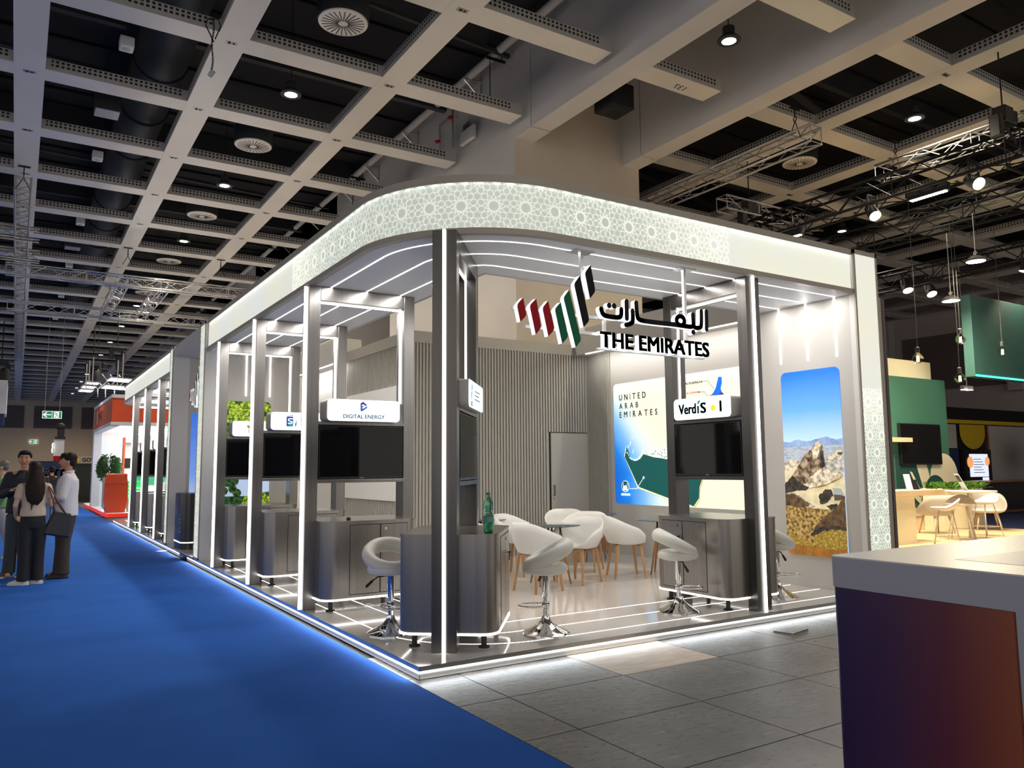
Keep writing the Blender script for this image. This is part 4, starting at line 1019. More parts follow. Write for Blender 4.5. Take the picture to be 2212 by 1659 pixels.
# ------------------------------------------------------------------ hanging flag signs
BARS = [[(.998,2.913),(.937,2.848),(.97,2.706),(1.031,2.765)], [(1.13,2.919),(1.063,2.854),(1.122,2.613),(1.178,2.674)], [(1.253,2.914),(1.193,2.848),(1.251,2.607),(1.314,2.67)], [(1.384,2.915),(1.321,2.85),(1.395,2.557),(1.459,2.62)],
        [(1.477,3.036),(1.415,2.959),(1.538,2.536),(1.598,2.601)], [(1.597,3.176),(1.532,3.095),(1.628,2.72),(1.692,2.782)], [(1.717,3.288),(1.653,3.211),(1.704,2.983),(1.767,3.055)]]
def flag_sign(M, label):
    t = thing('hanging_flag_sign', (0,0,0), label=label, cat='sign')
    for i, q in enumerate(BARS):
        p = []       # ease the sharp corners
        for j in range(4):
            a, c, d = Vector(q[j-1]), Vector(q[j]), Vector(q[(j+1)%4]); r = .012 if j in (0, 2) else .022
            p += [c+(a-c).normalized()*r, c, c+(d-c).normalized()*r] if j in (0, 2) else [c+(a-c).normalized()*r, c+((a-c).normalized()+(d-c).normalized())*r*.28, c+(d-c).normalized()*r]
        b = MB(); b.M = M; b.prism([(v.x, v.y) for v in p], .0, .055, 1, 1); b.prism([(v.x, v.y) for v in p], .055, .059, 0, 0)
        b.build('flag_bar', ['paint_red' if i < 3 else 'paint_green' if i < 5 else 'paint_black', 'led_sign'], t)
    b = MB(); b.M = M; arabic(b, 1.81, 2.78, 1.0, 0, .05, 1, 1); arabic(b, 1.81, 2.78, 1.0, .05, .054, 0, 0); b.build('script_lettering', ['paint_black', 'led_sign'], t)
    b = MB(); b.M = M; put_text(b, 'THE EMIRATES', 1.812, 2.558, w=1.36, h=.146, z=.025, mi=1, bold=.05, ext=.025); put_text(b, 'THE EMIRATES', 1.812, 2.558, w=1.36, h=.146, z=.053, mi=0, bold=.05, ext=.002); b.build('lettering', ['paint_black', 'led_sign'], t)
    b = MB(); b.M = M
    for z in (2.831, 2.685): b.box(.93 if z > 2.8 else 1.06, 1.83, z-.014, z+.014, -.03, -.002)
    b.box(1.83, 3.16, 2.824, 2.846, -.03, -.002); b.box(1.83, 3.16, 2.545, 2.562, -.03, -.002); b.box(1.905, 1.93, 2.55, 2.92, -.032, -.004); b.build('support_bars', 'alu', t)
    for x in (1.69, 2.955):
        b = MB(); b.M = M; b.box(x-.016, x+.016, 2.56 if x > 2 else 2.68, ZC, -.06, -.03); b.box(x-.11, x+.11, ZC-.008, ZC, -.11, .02); b.build('hanging_post', 'alu', t)
    return t
mat('led_sign', (1, 1, 1), .5, emit=(.96, .98, 1), es=.55)
flag_sign(frame_m((0, .18, 0), (1, 0, 0), (0, 0, 1)), 'hanging sign of red, green and black slanted bars with black lettering above the front')
flag_sign(frame_m((.30, 11.62, .12), (0, -1, 0), (0, 0, 1)), 'second hanging flag sign seen edge on over the aisle side passage')
# ------------------------------------------------------------------ printed murals (flat prints built as flat panels)
random.seed(11)
def mural(name, M, W_, H, layers, mats, label, r=.07, cat='mural', parent=None, e=.0006):
    """layers: (outline in metres, material index); later ones lie just over earlier ones"""
    win = rrect(0, W_, 0, H, r, 7); b = MB(); b.M = M; b.prism(win, -.004, .002, 0)
    for i, (p, mi) in enumerate(layers):
        a = sum(p[j-1][0]*p[j][1]-p[j][0]*p[j-1][1] for j in range(len(p)))
        c = clip(p if a > 0 else p[::-1], win)
        if len(c) > 2: z = .002+e*(i+1); b.add([(x, y, z) for x, y in c], [list(range(len(c)))], mi)
    return tag(b.build(name, mats), label, cat)
def jag(pts, amp, n=6):
    """roughen an outline"""
    o = []
    for a, c in zip(pts, pts[1:]+pts[:1]):
        L = math.hypot(c[0]-a[0], c[1]-a[1])
        for k in range(n):
            t = k/n; s = amp*min(1, L*4)*(0 if k == 0 else 1); o.append((a[0]+(c[0]-a[0])*t+random.uniform(-s, s), a[1]+(c[1]-a[1])*t+random.uniform(-s, s)))
    return o
PE = .52
ramp_mat('print_sky', [(0, srgb(178, 208, 250)), (.45, srgb(96, 158, 245)), (1, srgb(18, 104, 235))], axis=2, lo=1.78, hi=2.60, emit=PE, mixn=.04, scale=2)
ramp_mat('print_range', [(.3, srgb(104, 128, 170)), (.7, srgb(150, 170, 206))], scale=9, emit=PE, detail=8)
ramp_mat('print_plain', [(.35, srgb(132, 146, 168)), (.5, srgb(178, 184, 192)), (.65, srgb(150, 152, 150))], scale=14, stretch=(1, 1, 4), emit=PE, detail=8)
ramp_mat('print_sand', [(.35, srgb(190, 176, 138)), (.65, srgb(216, 202, 164))], scale=8, emit=PE, detail=6)
ramp_mat('print_slope', [(.35, srgb(110, 106, 102)), (.55, srgb(178, 172, 160)), (.7, srgb(210, 204, 190))], scale=22, emit=PE, detail=9, stretch=(1, 1, 1.4))
ramp_mat('print_rock', [(.36, srgb(40, 32, 26)), (.48, srgb(104, 84, 62)), (.62, srgb(170, 150, 124))], scale=14, emit=PE, detail=9, distort=.6)
ramp_mat('print_rock_light', [(.35, srgb(120, 104, 84)), (.5, srgb(196, 182, 158)), (.65, srgb(226, 216, 196))], scale=18, emit=PE, detail=9)
ramp_mat('print_shadow', [(.35, srgb(24, 20, 20)), (.65, srgb(66, 58, 50))], scale=20, emit=PE, detail=8)
ramp_mat('print_scrub', [(.36, srgb(62, 44, 22)), (.46, srgb(128, 100, 52)), (.6, srgb(176, 146, 84))], scale=26, emit=PE, detail=10)
ramp_mat('print_brown', [(.35, srgb(52, 38, 26)), (.65, srgb(104, 80, 52))], scale=16, emit=PE, detail=9)
ramp_mat('print_grass', [(.38, srgb(112, 88, 30)), (.55, srgb(150, 124, 48)), (.7, srgb(182, 160, 80))], scale=40, emit=PE, detail=10)
ramp_mat('print_ochre', [(.35, srgb(120, 78, 26)), (.65, srgb(150, 100, 36))], scale=12, emit=PE)
mat('print_roof', srgb(150, 158, 160), .6, emit=srgb(150, 158, 160), es=PE); mat('print_hutwall', srgb(84, 72, 58), .6, emit=srgb(84, 72, 58), es=PE)
D = []
D.append((jag([(-.05, 1.25), (.9, 1.25), (.9, 1.37), (.72, 1.345), (.60, 1.385), (.47, 1.36), (.33, 1.335), (.19, 1.36), (.08, 1.33), (-.05, 1.345)], .010), 1))
D.append(([(-.05, .98), (.9, .98), (.9, 1.285), (.5, 1.275), (-.05, 1.27)], 2))
D.append((jag([(.55, 1.04), (.9, 1.02), (.9, 1.22), (.74, 1.20), (.60, 1.15)], .02), 4)); D.append(([(.60, 1.13), (.70, 1.19), (.78, 1.245), (.83, 1.24), (.74, 1.17), (.66, 1.11)], 3))
D.append(([(.66, 1.255), (.9, 1.25), (.9, 1.22), (.66, 1.225)], 12)); D.append(([(.74, 1.20), (.80, 1.20), (.80, 1.17), (.74, 1.17)], 13))
D.append(([(-.05, .3), (.9, .3), (.9, .93), (.72, .96), (.30, 1.03), (.12, 1.10), (-.05, 1.06)], 3)); D.append((jag([(-.05, .98), (.10, 1.0), (.24, 1.10), (.10, 1.12), (-.05, 1.07)], .015), 7))
D.append((jag([(.52, .9), (.78, .93), (.84, 1.04), (.66, 1.12), (.55, 1.08)], .03), 4))
D.append((jag([(-.03, .68), (.02, .84), (.14, .97), (.22, 1.07), (.285, 1.17), (.40, 1.245), (.455, 1.32), (.50, 1.335), (.545, 1.30), (.555, 1.18), (.575, 1.05), (.50, .98), (.36, .88), (.20, .78), (.04, .72)], .014), 6))
D.append((jag([(.395, 1.22), (.455, 1.32), (.50, 1.335), (.53, 1.30), (.50, 1.21), (.47, 1.14), (.42, 1.10)], .012), 7)); D.append((jag([(.50, 1.16), (.55, 1.20), (.565, 1.05), (.53, 1.02)], .008), 8))
D.append((jag([(.24, .80), (.44, .97), (.52, 1.02), (.66, 1.0), (.78, .93), (.70, .87), (.5, .80), (.34, .77)], .016), 7)); D.append((jag([(.34, .775), (.55, .81), (.76, .90), (.79, .93), (.60, .84), (.40, .80)], .008), 11))
D.append((jag([(-.03, .66), (.0, .83), (.12, .93), (.20, .86), (.34, .79), (.30, .76), (.15, .75), (.02, .72)], .012), 8))
D.append((jag([(-.05, .54), (-.05, .70), (.06, .73), (.18, .71), (.30, .64), (.42, .57), (.30, .54), (.1, .53)], .010), 4)); D.append((jag([(-.05, .5), (-.03, .71), (.10, .72), (.22, .67), (.34, .60), (.2, .5)], .012), 10))
D.append((jag([(.47, .70), (.56, .78), (.64, .77), (.66, .70), (.56, .62), (.48, .60)], .02), 8)); D.append((jag([(.56, .59), (.70, .62), (.72, .58), (.62, .545)], .01), 8))
D.append(([(.665, .72), (.78, .72), (.79, .66), (.675, .65)], 13)); D.append(([(.655, .795), (.765, .79), (.80, .715), (.67, .72)], 12))
D.append((jag([(-.05, -.05), (.9, -.05), (.9, .50), (.6, .55), (.3, .56), (-.05, .57)], .008), 9))
D.append((jag([(.33, .24), (.42, .36), (.55, .48), (.70, .58), (.78, .70), (.9, .72), (.9, .24), (.6, .26)], .016), 10)); D.append((jag([(.33, .24), (.42, .33), (.62, .37), (.9, .36), (.9, .22), (.5, .2)], .02), 8))
D.append((jag([(.40, .10), (.36, .22), (.52, .31), (.74, .33), (.9, .31), (.9, .08)], .022), 11)); D.append((jag([(-.05, .1), (-.05, .22), (.16, .23), (.34, .17), (.40, .1)], .02), 11))
D.append((jag([(-.05, -.05), (.9, -.05), (.9, .13), (.6, .10), (.3, .12), (-.05, .13)], .012), 14))
PM = ['print_sky', 'print_range', 'print_plain', 'print_sand', 'print_slope', 'print_scrub', 'print_rock', 'print_rock_light', 'print_shadow', 'print_scrub', 'print_brown', 'print_grass', 'print_roof', 'print_hutwall', 'print_ochre']
mural('desert_mural', frame_m((5.396, 1.07, .45), (0, -1, 0), (0, 0, 1)), .81, 2.18, D, PM, 'tall rounded mural of a pale rock peak under a blue sky on the right partition')
# treetop mural
ramp_mat('print_leaf_bright', [(.36, srgb(38, 66, 10)), (.5, srgb(112, 142, 24)), (.66, srgb(190, 200, 60))], scale=24, emit=PE, detail=9)
ramp_mat('print_leaf_dark', [(.36, srgb(10, 26, 14)), (.5, srgb(30, 66, 30)), (.66, srgb(74, 104, 40))], scale=18, emit=PE, detail=9)
ramp_mat('print_dome', [(.45, srgb(118, 96, 66)), (.52, srgb(222, 206, 176))], scale=34, emit=PE, tex='VORONOI')
mat('print_haze', srgb(176, 196, 226), .6, emit=srgb(176, 196, 226), es=PE)
L = []
for i in range(26):
    a, c, s = random.uniform(0, .74), random.uniform(1.55, 2.12), random.uniform(.07, .13); L.append((jag(disc(a, c, s, 9), .018, 2), 1 if c > 1.75 else 2))
L.append((jag(disc(.40, 1.50, .24, 18, .22), .004, 2), 3)); L.append(([(.14, 1.45), (.66, 1.45), (.66, 1.40), (.14, 1.40)], 4))
L.append(([(-.1, .62), (.9, .62), (.9, .98), (-.1, .98)], 4))
for i in range(40):
    a, c, s = random.uniform(-.05, .8), random.choice((random.uniform(0, .62), random.uniform(.98, 1.35))), random.uniform(.07, .13); L.append((jag(disc(a, c, s, 9), .018, 2), 2))
for i in range(6): L.append((jag(disc(random.uniform(.0, .22), random.uniform(.66, .92), .07, 9), .016, 2), 2))
for i in range(12): L.append((jag(disc(random.uniform(.35, .75), random.uniform(.35, .62), .07, 9), .018, 2), 1))
mural('treetop_mural', frame_m((.32, 7.996, .46), (1, 0, 0), (0, 0, 1)), .74, 2.17, L, ['print_leaf_dark', 'print_leaf_bright', 'print_leaf_dark', 'print_dome', 'print_haze'], 'mural of bright green treetops and a pale dome behind the portal frames')
# stone tower mural
ramp_mat('print_sky_deep', [(0, srgb(196, 206, 226)), (.35, srgb(110, 150, 226)), (1, srgb(52, 108, 214))], axis=2, lo=.8, hi=2.6, emit=PE, mixn=.16, scale=3, stretch=(1, 1, 3))
ramp_mat('print_stone', [(.35, srgb(128, 98, 56)), (.65, srgb(172, 140, 90))], scale=16, emit=PE, detail=8)
T = [([(.42, -.1), (.9, -.1), (.9, 1.66), (.62, 1.64), (.56, 1.2)], 1), ([(.55, 1.60), (.9, 1.64), (.9, 1.70), (.54, 1.66)], 1), ([(.62, 1.2), (.66, 1.2), (.66, 1.35), (.62, 1.34)], 2), ([(.62, .78), (.66, .78), (.66, .96), (.62, .95)], 2), ([(.64, 1.70), (.66, 1.84), (.70, 1.92), (.72, 1.72)], 3)]
mural('tower_mural', frame_m((.36, 11.096, .46), (1, 0, 0), (0, 0, 1)), .78, 2.17, T, ['print_sky_deep', 'print_stone', 'print_shadow', 'print_haze'], 'mural of a sandy stone tower against blue sky behind the reception counter')
# country map
def mp_water():
    m = ramp_mat('map_ground', [(0, srgb(4, 92, 200)), (.22, srgb(26, 122, 214)), (.42, srgb(110, 172, 224)), (.62, srgb(200, 220, 222)), (.8, srgb(222, 224, 206)), (1, srgb(218, 218, 198))], scale=5, emit=.62, axis=1, lo=4.95, hi=3.2, mixn=.05)
    nt = m.node_tree; b = nt.nodes['Principled BSDF']; cr = next(n for n in nt.nodes if n.type == 'VALTORGB'); tc = next(n for n in nt.nodes if n.type == 'TEX_COORD')
    src = cr.inputs[0].links[0].from_socket; sp = nt.nodes.new('ShaderNodeSeparateXYZ'); nt.links.new(tc.outputs['Object'], sp.inputs[0])
    mr = nt.nodes.new('ShaderNodeMapRange'); nt.links.new(sp.outputs[2], mr.inputs[0]); mr.inputs[1].default_value = 1.4; mr.inputs[2].default_value = 2.75; mr.inputs[4].default_value = .62
    ad = nt.nodes.new('ShaderNodeMath'); ad.operation = 'ADD'; nt.links.new(src, ad.inputs[0]); nt.links.new(mr.outputs[0], ad.inputs[1]); nt.links.new(ad.outputs[0], cr.inputs[0])
mp_water()
def em(n, c, e=.75): mat(n, c, .6, emit=c, es=e)
em('map_land', srgb(8, 74, 72), .7); em('map_edge', srgb(226, 216, 170)); em('map_blue', srgb(12, 92, 214)); em('map_red', srgb(222, 88, 52)); em('map_purple', srgb(70, 26, 96)); em('map_ink', srgb(22, 24, 40), .4); em('map_white', srgb(236, 246, 250)); em('map_dark', srgb(30, 80, 80), .5); em('map_shadow', srgb(176, 160, 80), .6); em('map_paper', srgb(232, 234, 222))
land = [(.286,.887),(.254,.767),(.568,.285),(1.283,.115),(1.695,.039),(1.769,.015),(1.885,.139),(1.901,.299),(1.961,.419),(2.02,.80),(2.10,1.2),(2.2,1.55),(1.9,1.35),(1.6,1.02),(1.278,.708),(1.117,.732),(.951,.748),(.783,.787),(.708,.803),(.628,.731),(.517,.696),(.395,.735),(.353,.848),(.299,.931)]
pen = [(2.341,1.876),(2.401,1.869),(2.406,1.79),(2.376,1.70),(2.407,1.632),(2.256,1.578),(2.169,1.605),(2.234,1.66),(2.281,1.722),(2.311,1.799)]
S = [([(x+.03, y-.035) for x, y in land[:10]]+[(2.3, .9), (2.2, .2)], 9)]
S = [([(x*1.0+.012, y-.03) for x, y in land], 9), ([(x+(.0 if x > 1 else -.012), y+(.014 if y > .6 else -.022)) for x, y in land], 2), (land, 1)]
S += [([(x+(.018 if x > 2.3 else -.01), y+(.01 if y > 1.7 else -.012)) for x, y in pen], 7), (pen, 3), ([(2.14,1.60),(2.17,1.63),(2.24,1.62),(2.25,1.57),(2.14,1.56)], 4), ([(2.34,1.63),(2.40,1.65),(2.45,1.60),(2.36,1.56)], 5)]
for cx, cy in [(.453,1.091),(.44,1.06),(.405,1.003),(.40,.97),(.357,.945),(.34,.92),(.467,.867),(.46,.83),(.735,.898),(.733,.956)]: S += [(disc(cx, cy, .016, 8), 7), (disc(cx, cy, .009, 8), 8)]
for i in range(70):
    t = random.random(); cx = .82+.46*t; cy = .79-.06*t+random.uniform(0, .11)*(.3+t); s = random.uniform(.006, .014); S += [(disc(cx, cy, s+.005, 7), 7), (disc(cx, cy, s, 7), 8 if i % 3 else 2)]
for i in range(26):
    t = i/25; cx = .31+.42*t; cy = .70+.16*(2*t-1)**2+random.uniform(-.008, .02); S += [(disc(cx, cy, .010, 6), 7)]
mpo = mural('lit_map', frame_m((5.936, 4.92, .90), (0, -1, 0), (0, 0, 1)), 2.80, 1.98, S, ['map_ground', 'map_land', 'map_edge', 'map_blue', 'map_red', 'map_purple', 'map_ink', 'map_white', 'map_dark', 'map_shadow'], 'large lit map panel, blue sea and dark green land, with the country name in capitals', e=.00012)
b = MB(); b.M = frame_m((5.936, 4.92, .90), (0, -1, 0), (0, 0, 1)); z = .022
def spaced(s, x0, x1, y, h, mi):
    ws = []
    for c in s:
        me = text_mesh(c, 0, .01); xs = [v.co.x for v in me.vertices]; ys = [v.co.y for v in me.vertices]; ws.append((max(xs)-min(xs))/(max(ys)-min(ys))*h*.92)
    gap = (x1-x0-sum(ws))/(len(s)-1); x = x0
    for c, w in zip(s, ws): put_text(b, c, x, y, h=h, w=w, z=z, mi=mi, bold=.022); x += w+gap
spaced('UNITED', .166, .82, 1.696, .098, 0); spaced('ARAB', .166, .635, 1.555, .092, 0); spaced('EMIRATES', .17, 1.075, 1.41, .096, 0)
put_text(b, 'RAS AL-KHAIMAH', 1.60, 1.815, w=.40, h=.038, z=z, mi=0, bold=.03); put_text(b, 'UMM AL-QUWAIN', 1.62, 1.667, w=.335, h=.036, z=z, mi=1, bold=.03); put_text(b, 'ABU DHABI', .167, .140, w=.21, h=.032, z=z, mi=2, bold=.06)
stroke(b, [(2.026,1.833),(2.153,1.834),(2.263,1.71)], .006, z, z+.0005, 0); stroke(b, [(1.974,1.685),(2.079,1.682),(2.142,1.607)], .006, z, z+.0005, 0); stroke(b, [(.721,.432),(.555,.255),(.388,.252)], .009, z, z+.0005, 2)
b.prism(disc(2.026, 1.833, .014, 10), z, z+.001, 0); b.prism(disc(1.974, 1.685, .014, 10), z, z+.001, 0); b.prism(disc(.721, .432, .02, 12), z, z+.001, 2)
b.prism(disc(.272, .288, .092, 28), z-.002, z, 2); b.prism(disc(.272, .288, .083, 28), z-.001, z+.0006, 3)
for x, h, w in ((.225, .09, .012), (.318, .09, .012), (.25, .05, .03), (.292, .05, .03)): b.prism([(x-w/2, .235), (x+w/2, .235), (x+w/2, .235+h), (x, .25+h), (x-w/2, .235+h)], z, z+.0012, 2)
b.prism(disc(.272, .275, .03, 16), z, z+.0014, 2); b.prism([(.2, .22), (.345, .22), (.345, .238), (.2, .238)], z, z+.0013, 2); b.build('map_lettering', ['map_ink', 'map_red', 'map_white', 'map_land'], mpo)

# ------------------------------------------------------------------ reception counter with flowers
rc = thing('reception_counter', (0, 0, PZ), label='dark steel reception counter with pale lettering in the passage before the tower mural', cat='counter')
b = MB(); b.prism(rrect(.05, .95, 9.86, 10.75, .14), .0, .12); b.build('plinth', 'brushed_dark', rc, True, angle=30)
b = MB(); b.prism(rrect(.05, .95, 9.86, 10.75, .14), .135, 1.0); b.build('body', 'brushed_dark', rc, True, angle=30)
b = MB(); b.prism(rrect(.046, .954, 9.856, 10.754, .144), .118, .137, cap=False); b.build('base_light', 'led', rc)
b = MB(); b.M = frame_m((.049, 10.62, 0), (0, -1, 0), (0, 0, 1))
for k, (x, y, w) in enumerate(((.10, .30, .10), (.08, .34, .12), (.40, .30, .22), (.40, .36, .20), (.42, .52, .18), (.42, .60, .10), (.40, .46, .2))): b.prism([(x, y), (x+w, y), (x+w, y+.02), (x, y+.02)], 0, .001)
b.prism(disc(.15, .66, .05, 14, .1), 0, .001); b.build('front_lettering', 'alu_dull', rc)
fv = thing('flower_vase', (.52, 10.3, PZ+1.0), label='glass vase of white roses on the reception counter', cat='flowers')
b = MB(); b.lathe([(0, .004), (.045, 0), (.05, .1), (.055, .14)], 18); b.build('vase', 'glass_smoke', fv, True)
b = MB()
for i in range(9):
    a = i*2.4; r = .05+.015*i; b.tube([(0, 0, .02), (r*.3*math.cos(a), r*.3*math.sin(a), .13), (r*math.cos(a), r*math.sin(a), .22+.01*(i % 3))], .004, 5)
    b.add([(r*math.cos(a), r*math.sin(a), .20), (r*1.3*math.cos(a+.4), r*1.3*math.sin(a+.4), .17), (r*1.6*math.cos(a), r*1.6*math.sin(a), .12), (r*1.3*math.cos(a-.4), r*1.3*math.sin(a-.4), .17)], [[0, 1, 2, 3]])
b.build('stems_and_leaves', 'leaf', fv)
for i in range(8):
    a = i*2.4+.2; r = .05+.016*i; b = MB(); b.ball((r*math.cos(a), r*math.sin(a), .245+.012*(i % 3)), (.036, .036, .032), 10, 7); b.build('rose', 'petal_white', fv, True)

# ------------------------------------------------------------------ white reception desk in the foreground
fg = thing('foreground_counter', (0,0,0), label='white counter, sides painted shaded, with a purple to orange panel at the lower right corner', cat='counter')
def fgp(i): return rrect(.585+i, 3.2, -3.80+i*1.0, -2.985-i, .035, 8)
b = MB(); b.prism(rrect(.585, 3.2, -6.5, -2.985, .035, 8), 1.094, 1.10); b.build('top_surface', 'counter_white', fg, True, angle=30)
b = MB(); b.prism(rrect(.585, 3.2, -6.5, -2.985, .035, 8), .965, 1.094); b.prism(rrect(.60, 3.185, -6.485, -3.0, .03, 8), .0, .965); b.build('body', 'counter_shaded_side', fg, True, angle=30)
b = MB(); b.prism(rrect(.590, .65, -3.755, -2.992, .028, 8), .12, .963); b.build('front_panel', 'counter_gradient', fg, True, angle=30)
b = MB(); b.box(.586, .70, -6.5, -3.757, 0, .966); b.build('side_leg', 'counter_shaded_side', fg)
b = MB(); b.box(.868, 3.0, -6.2, -3.395, 1.100, 1.1012); b.build('top_inlay', 'counter_grey', fg)
# ------------------------------------------------------------------ right neighbour: the green booth
ZF = .06
bf = MB(); bf.box(10.2, 16.45, -2, 6.2, -.002, ZF); tag(bf.build('booth_floor', 'wood_floor'), 'pale striped wood floor of the green booth', 'floor', kind='thing')
gw = wall_thing('green_booth_wall', [(11.0, 17.0, 5.4, 5.6, ZF, 3.58)], 'green booth wall with a cream leaf graphic and a television', 'green_wall')
b = MB(); b.box(11.0, 16.85, 5.65, 5.7, 3.4, 4.05); b.box(14.6, 14.63, 5.62, 5.66, 3.4, 4.05, 1); cp = tag(b.build('cream_booth_panel', ['cream', 'trim_beige']), 'cream panel band standing above the green booth wall', 'panel')
b = MB(); b.M = frame_m((13.0, 5.399, 0), (1, 0, 0), (0, 0, 1))
arch = lambda cx, cy, r, n=18: [(cx+r*math.cos(PI*i/n), cy+r*math.sin(PI*i/n)) for i in range(n+1)]
b.add([(x, y, .001) for x, y in arch(3.72, 1.15, .62)+[(3.0, .5), (2.6, .8), (2.9, 1.3), (4.0, .4)][:0]+[(3.1, .2), (4.34, .2)]], [list(range(21))], 0)
b.add([(x, y, .002) for x, y in arch(3.30, .75, .50)+[(2.8, .06), (3.8, .06)]], [list(range(21))], 1)
b.add([(x, y, .0015) for x, y in [(2.3, 1.7), (2.9, 1.7), (3.15, 1.0), (2.75, .62)]], [[0, 1, 2, 3]], 0)
b.add([(x, y, .0025) for x, y in [(1.7, 1.7), (2.45, 1.7), (2.85, .75), (2.55, .55), (1.7, .9)]], [[0, 1, 2, 3, 4]], 1)
for i, (x, y) in enumerate(((2.15, 1.05), (2.05, .76), (1.90, .48))): b.add([(x+.10, y+.30, .003), (x+.20, y+.27, .003), (x+.55, y-.20, .003), (x+.52, y-.36, .003)] if i == 0 else [(x, y+.2, .003), (x+.04, y+.28, .003), (x+.62, y-.05, .003), (x+.60, y-.22, .003)], [[0, 1, 2, 3]], 0)
b.build('leaf_graphic', ['cream', 'green_deep'], gw)
t = thing('television', (0,0,0), label='black wall television on the green booth wall with a bright lamp reflection', cat='television'); b = MB(); b.box(14.85, 16.55, 5.33, 5.40, 1.50, 2.47); b.build('bezel', 'bezel_black', t, bevel=.006); b = MB(); b.box(14.87, 16.53, 5.326, 5.331, 1.53, 2.45); b.build('screen', 'screen_black', t)
t = thing('bar_counter', (0,0,0), label='booth bar counter with a pale wood top and cream front behind the stand end', cat='counter')
b = MB(); b.box(10.0, 12.45, 3.05, 3.70, .93, 1.03); b.build('top', 'wood_pale', t, bevel=.004); b = MB(); b.box(10.05, 11.6, 3.15, 3.65, ZF, .93); b.build('front', 'planter_cream', t)
t = thing('wall_shelf', (0,0,0), label='short pale wood shelf on the wall left of the booth television', cat='shelf'); b = MB(); b.box(11.2, 14.95, 5.1, 5.4, 2.02, 2.12); b.build('board', 'wood_pale', t)
t = thing('brochure_stand', (11.75, 3.3, 1.03), label='patterned card and dark brochures standing on the booth bar counter', cat='brochures'); b = MB(); b.M = Matrix.Rotation(R(-12), 4, 'X'); b.box(-.12, .08, 0, .01, 0, .30); b.build('card', 'paper', t); b = MB(); b.M = Matrix.Rotation(R(-20), 4, 'X'); b.box(.1, .30, 0, .02, 0, .2); b.build('brochure', 'bezel_black', t)
def bar_chair(x, y, rz, label):
    t = thing('wire_stool', (x, y, ZF), rz, label, 'stool', 'pale wire leg stools of the green booth'); n = 36; v = []; f = []
    for u in (0, .4, .7, .9, 1.0):
        for i in range(n):
            a = 2*PI*i/n; bk = max(0, -math.cos(a)); r = .05+.19*u; v.append((r*math.cos(a), r*1.15*math.sin(a), .66-.03*(1-u)+.17*bk**1.5*u**3+.015*u*u))
    for k in range(4):
        for j in range(n): f.append([k*n+j, k*n+(j+1)%n, (k+1)*n+(j+1)%n, (k+1)*n+j])
    f.append(list(range(n))[::-1]); b = MB(); b.add(v, f); o = b.build('seat', 'stool_shell', t, True); m = o.modifiers.new('thick', 'SOLIDIFY'); m.thickness = .02
    for sx in (-1, 1):
        for sy in (-1, 1): b = MB(); b.tube([(sx*.10, sy*.11, .64), (sx*.21, sy*.21, 0)], .009, 8); b.build('leg', 'stool_shell', t, True)
    b = MB(); q = [(sx*.175, sy*.178, .2) for sx, sy in ((-1,-1),(1,-1),(1,1),(-1,1))]; b.tube(q, .007, 6, closed=True); b.build('footrest', 'stool_shell', t, True); return t
bar_chair(11.35, 2.45, R(120), 'pale wire leg stool at the wood topped booth counter'); bar_chair(12.95, 3.05, R(200), 'pale wire leg stool with a low scooped seat before the round white table'); bar_chair(14.05, 3.15, R(160), 'pale wire leg stool whose seat shows right of the white table leg')
def armchair(x, y, rz, label):
    t = thing('felt_armchair', (x, y, ZF), rz, label, 'armchair', 'grey felt armchairs of the green booth'); n = 40; v = []; f = []
    U = [(0, .38, 0), (.25, .375, .0), (.30, .39, .1), (.33, .46, .35), (.355, .56, .75), (.365, .62, 1.0)]
    for r, z, k in U:
        for i in range(n):
            a = 2*PI*i/n; q = abs(a if a < PI else a-2*PI); s = max(0, min(1, (q-.7)/1.7)); s = s*s*(3-2*s); top = .80*(1-s)+.42*s; zz = z if k == 0 else .385+(top-.385)*k
            v.append((-r*math.cos(a), r*1.08*math.sin(a), zz))
    for k in range(5):
        for j in range(n): f.append([k*n+j, k*n+(j+1)%n, (k+1)*n+(j+1)%n, (k+1)*n+j])
    b = MB(); b.add(v, f); o = b.build('shell', 'felt_grey', t, True, merge=True); m = o.modifiers.new('thick', 'SOLIDIFY'); m.thickness = .03; m.offset = 1
    b = MB(); b.lathe([(0, .39), (.24, .39), (.27, .41), (.26, .45), (.2, .46), (0, .462)], 30); b.build('seat_cushion', 'felt_light', t, True)
    for sx in (-1, 1):
        for sy in (-1, 1): b = MB(); b.tube([(sx*.16, sy*.17, .37), (sx*.24, sy*.24, 0)], [.022, .013], 10); b.build('leg', 'wood_pale', t, True)
    return t
armchair(13.95, 4.1, R(70), 'grey felt armchair with its back to the camera beside the green wall'); armchair(15.7, 3.95, R(215), 'grey felt armchair with a pale seat in front of the cream planter')
t = thing('pedestal_table', (13.2, 3.0, ZF), label='round white pedestal table with a leaning card on it', cat='table'); b = MB(); b.lathe([(0, .90), (.46, .90), (.48, .915), (.48, .93), (0, .935)], 44); b.build('table_top', 'plastic_white', t, True, angle=40); b = MB(); b.lathe([(.22, 0), (.22, .012), (.05, .02), (.045, .45), (.028, .9), (0, .9)], 24); b.build('pedestal', 'stool_shell', t, True, angle=40)
t = thing('table_sign', (13.2, 3.05, ZF+.935), R(-35), 'small leaning white and black sign card on the round pedestal table', 'sign'); b = MB(); b.M = Matrix.Rotation(R(-28), 4, 'Y') @ Matrix.Rotation(R(0), 4, 'X'); b.box(-.006, .0, -.09, .09, 0, .36); b.box(-.008, -.006, -.075, .075, .19, .33, 1); b.build('card', ['paper', 'ink_black'], t)
t = thing('planter_box', (0,0,0), label='long cream planter box full of trailing green plants behind the armchairs', cat='planter')
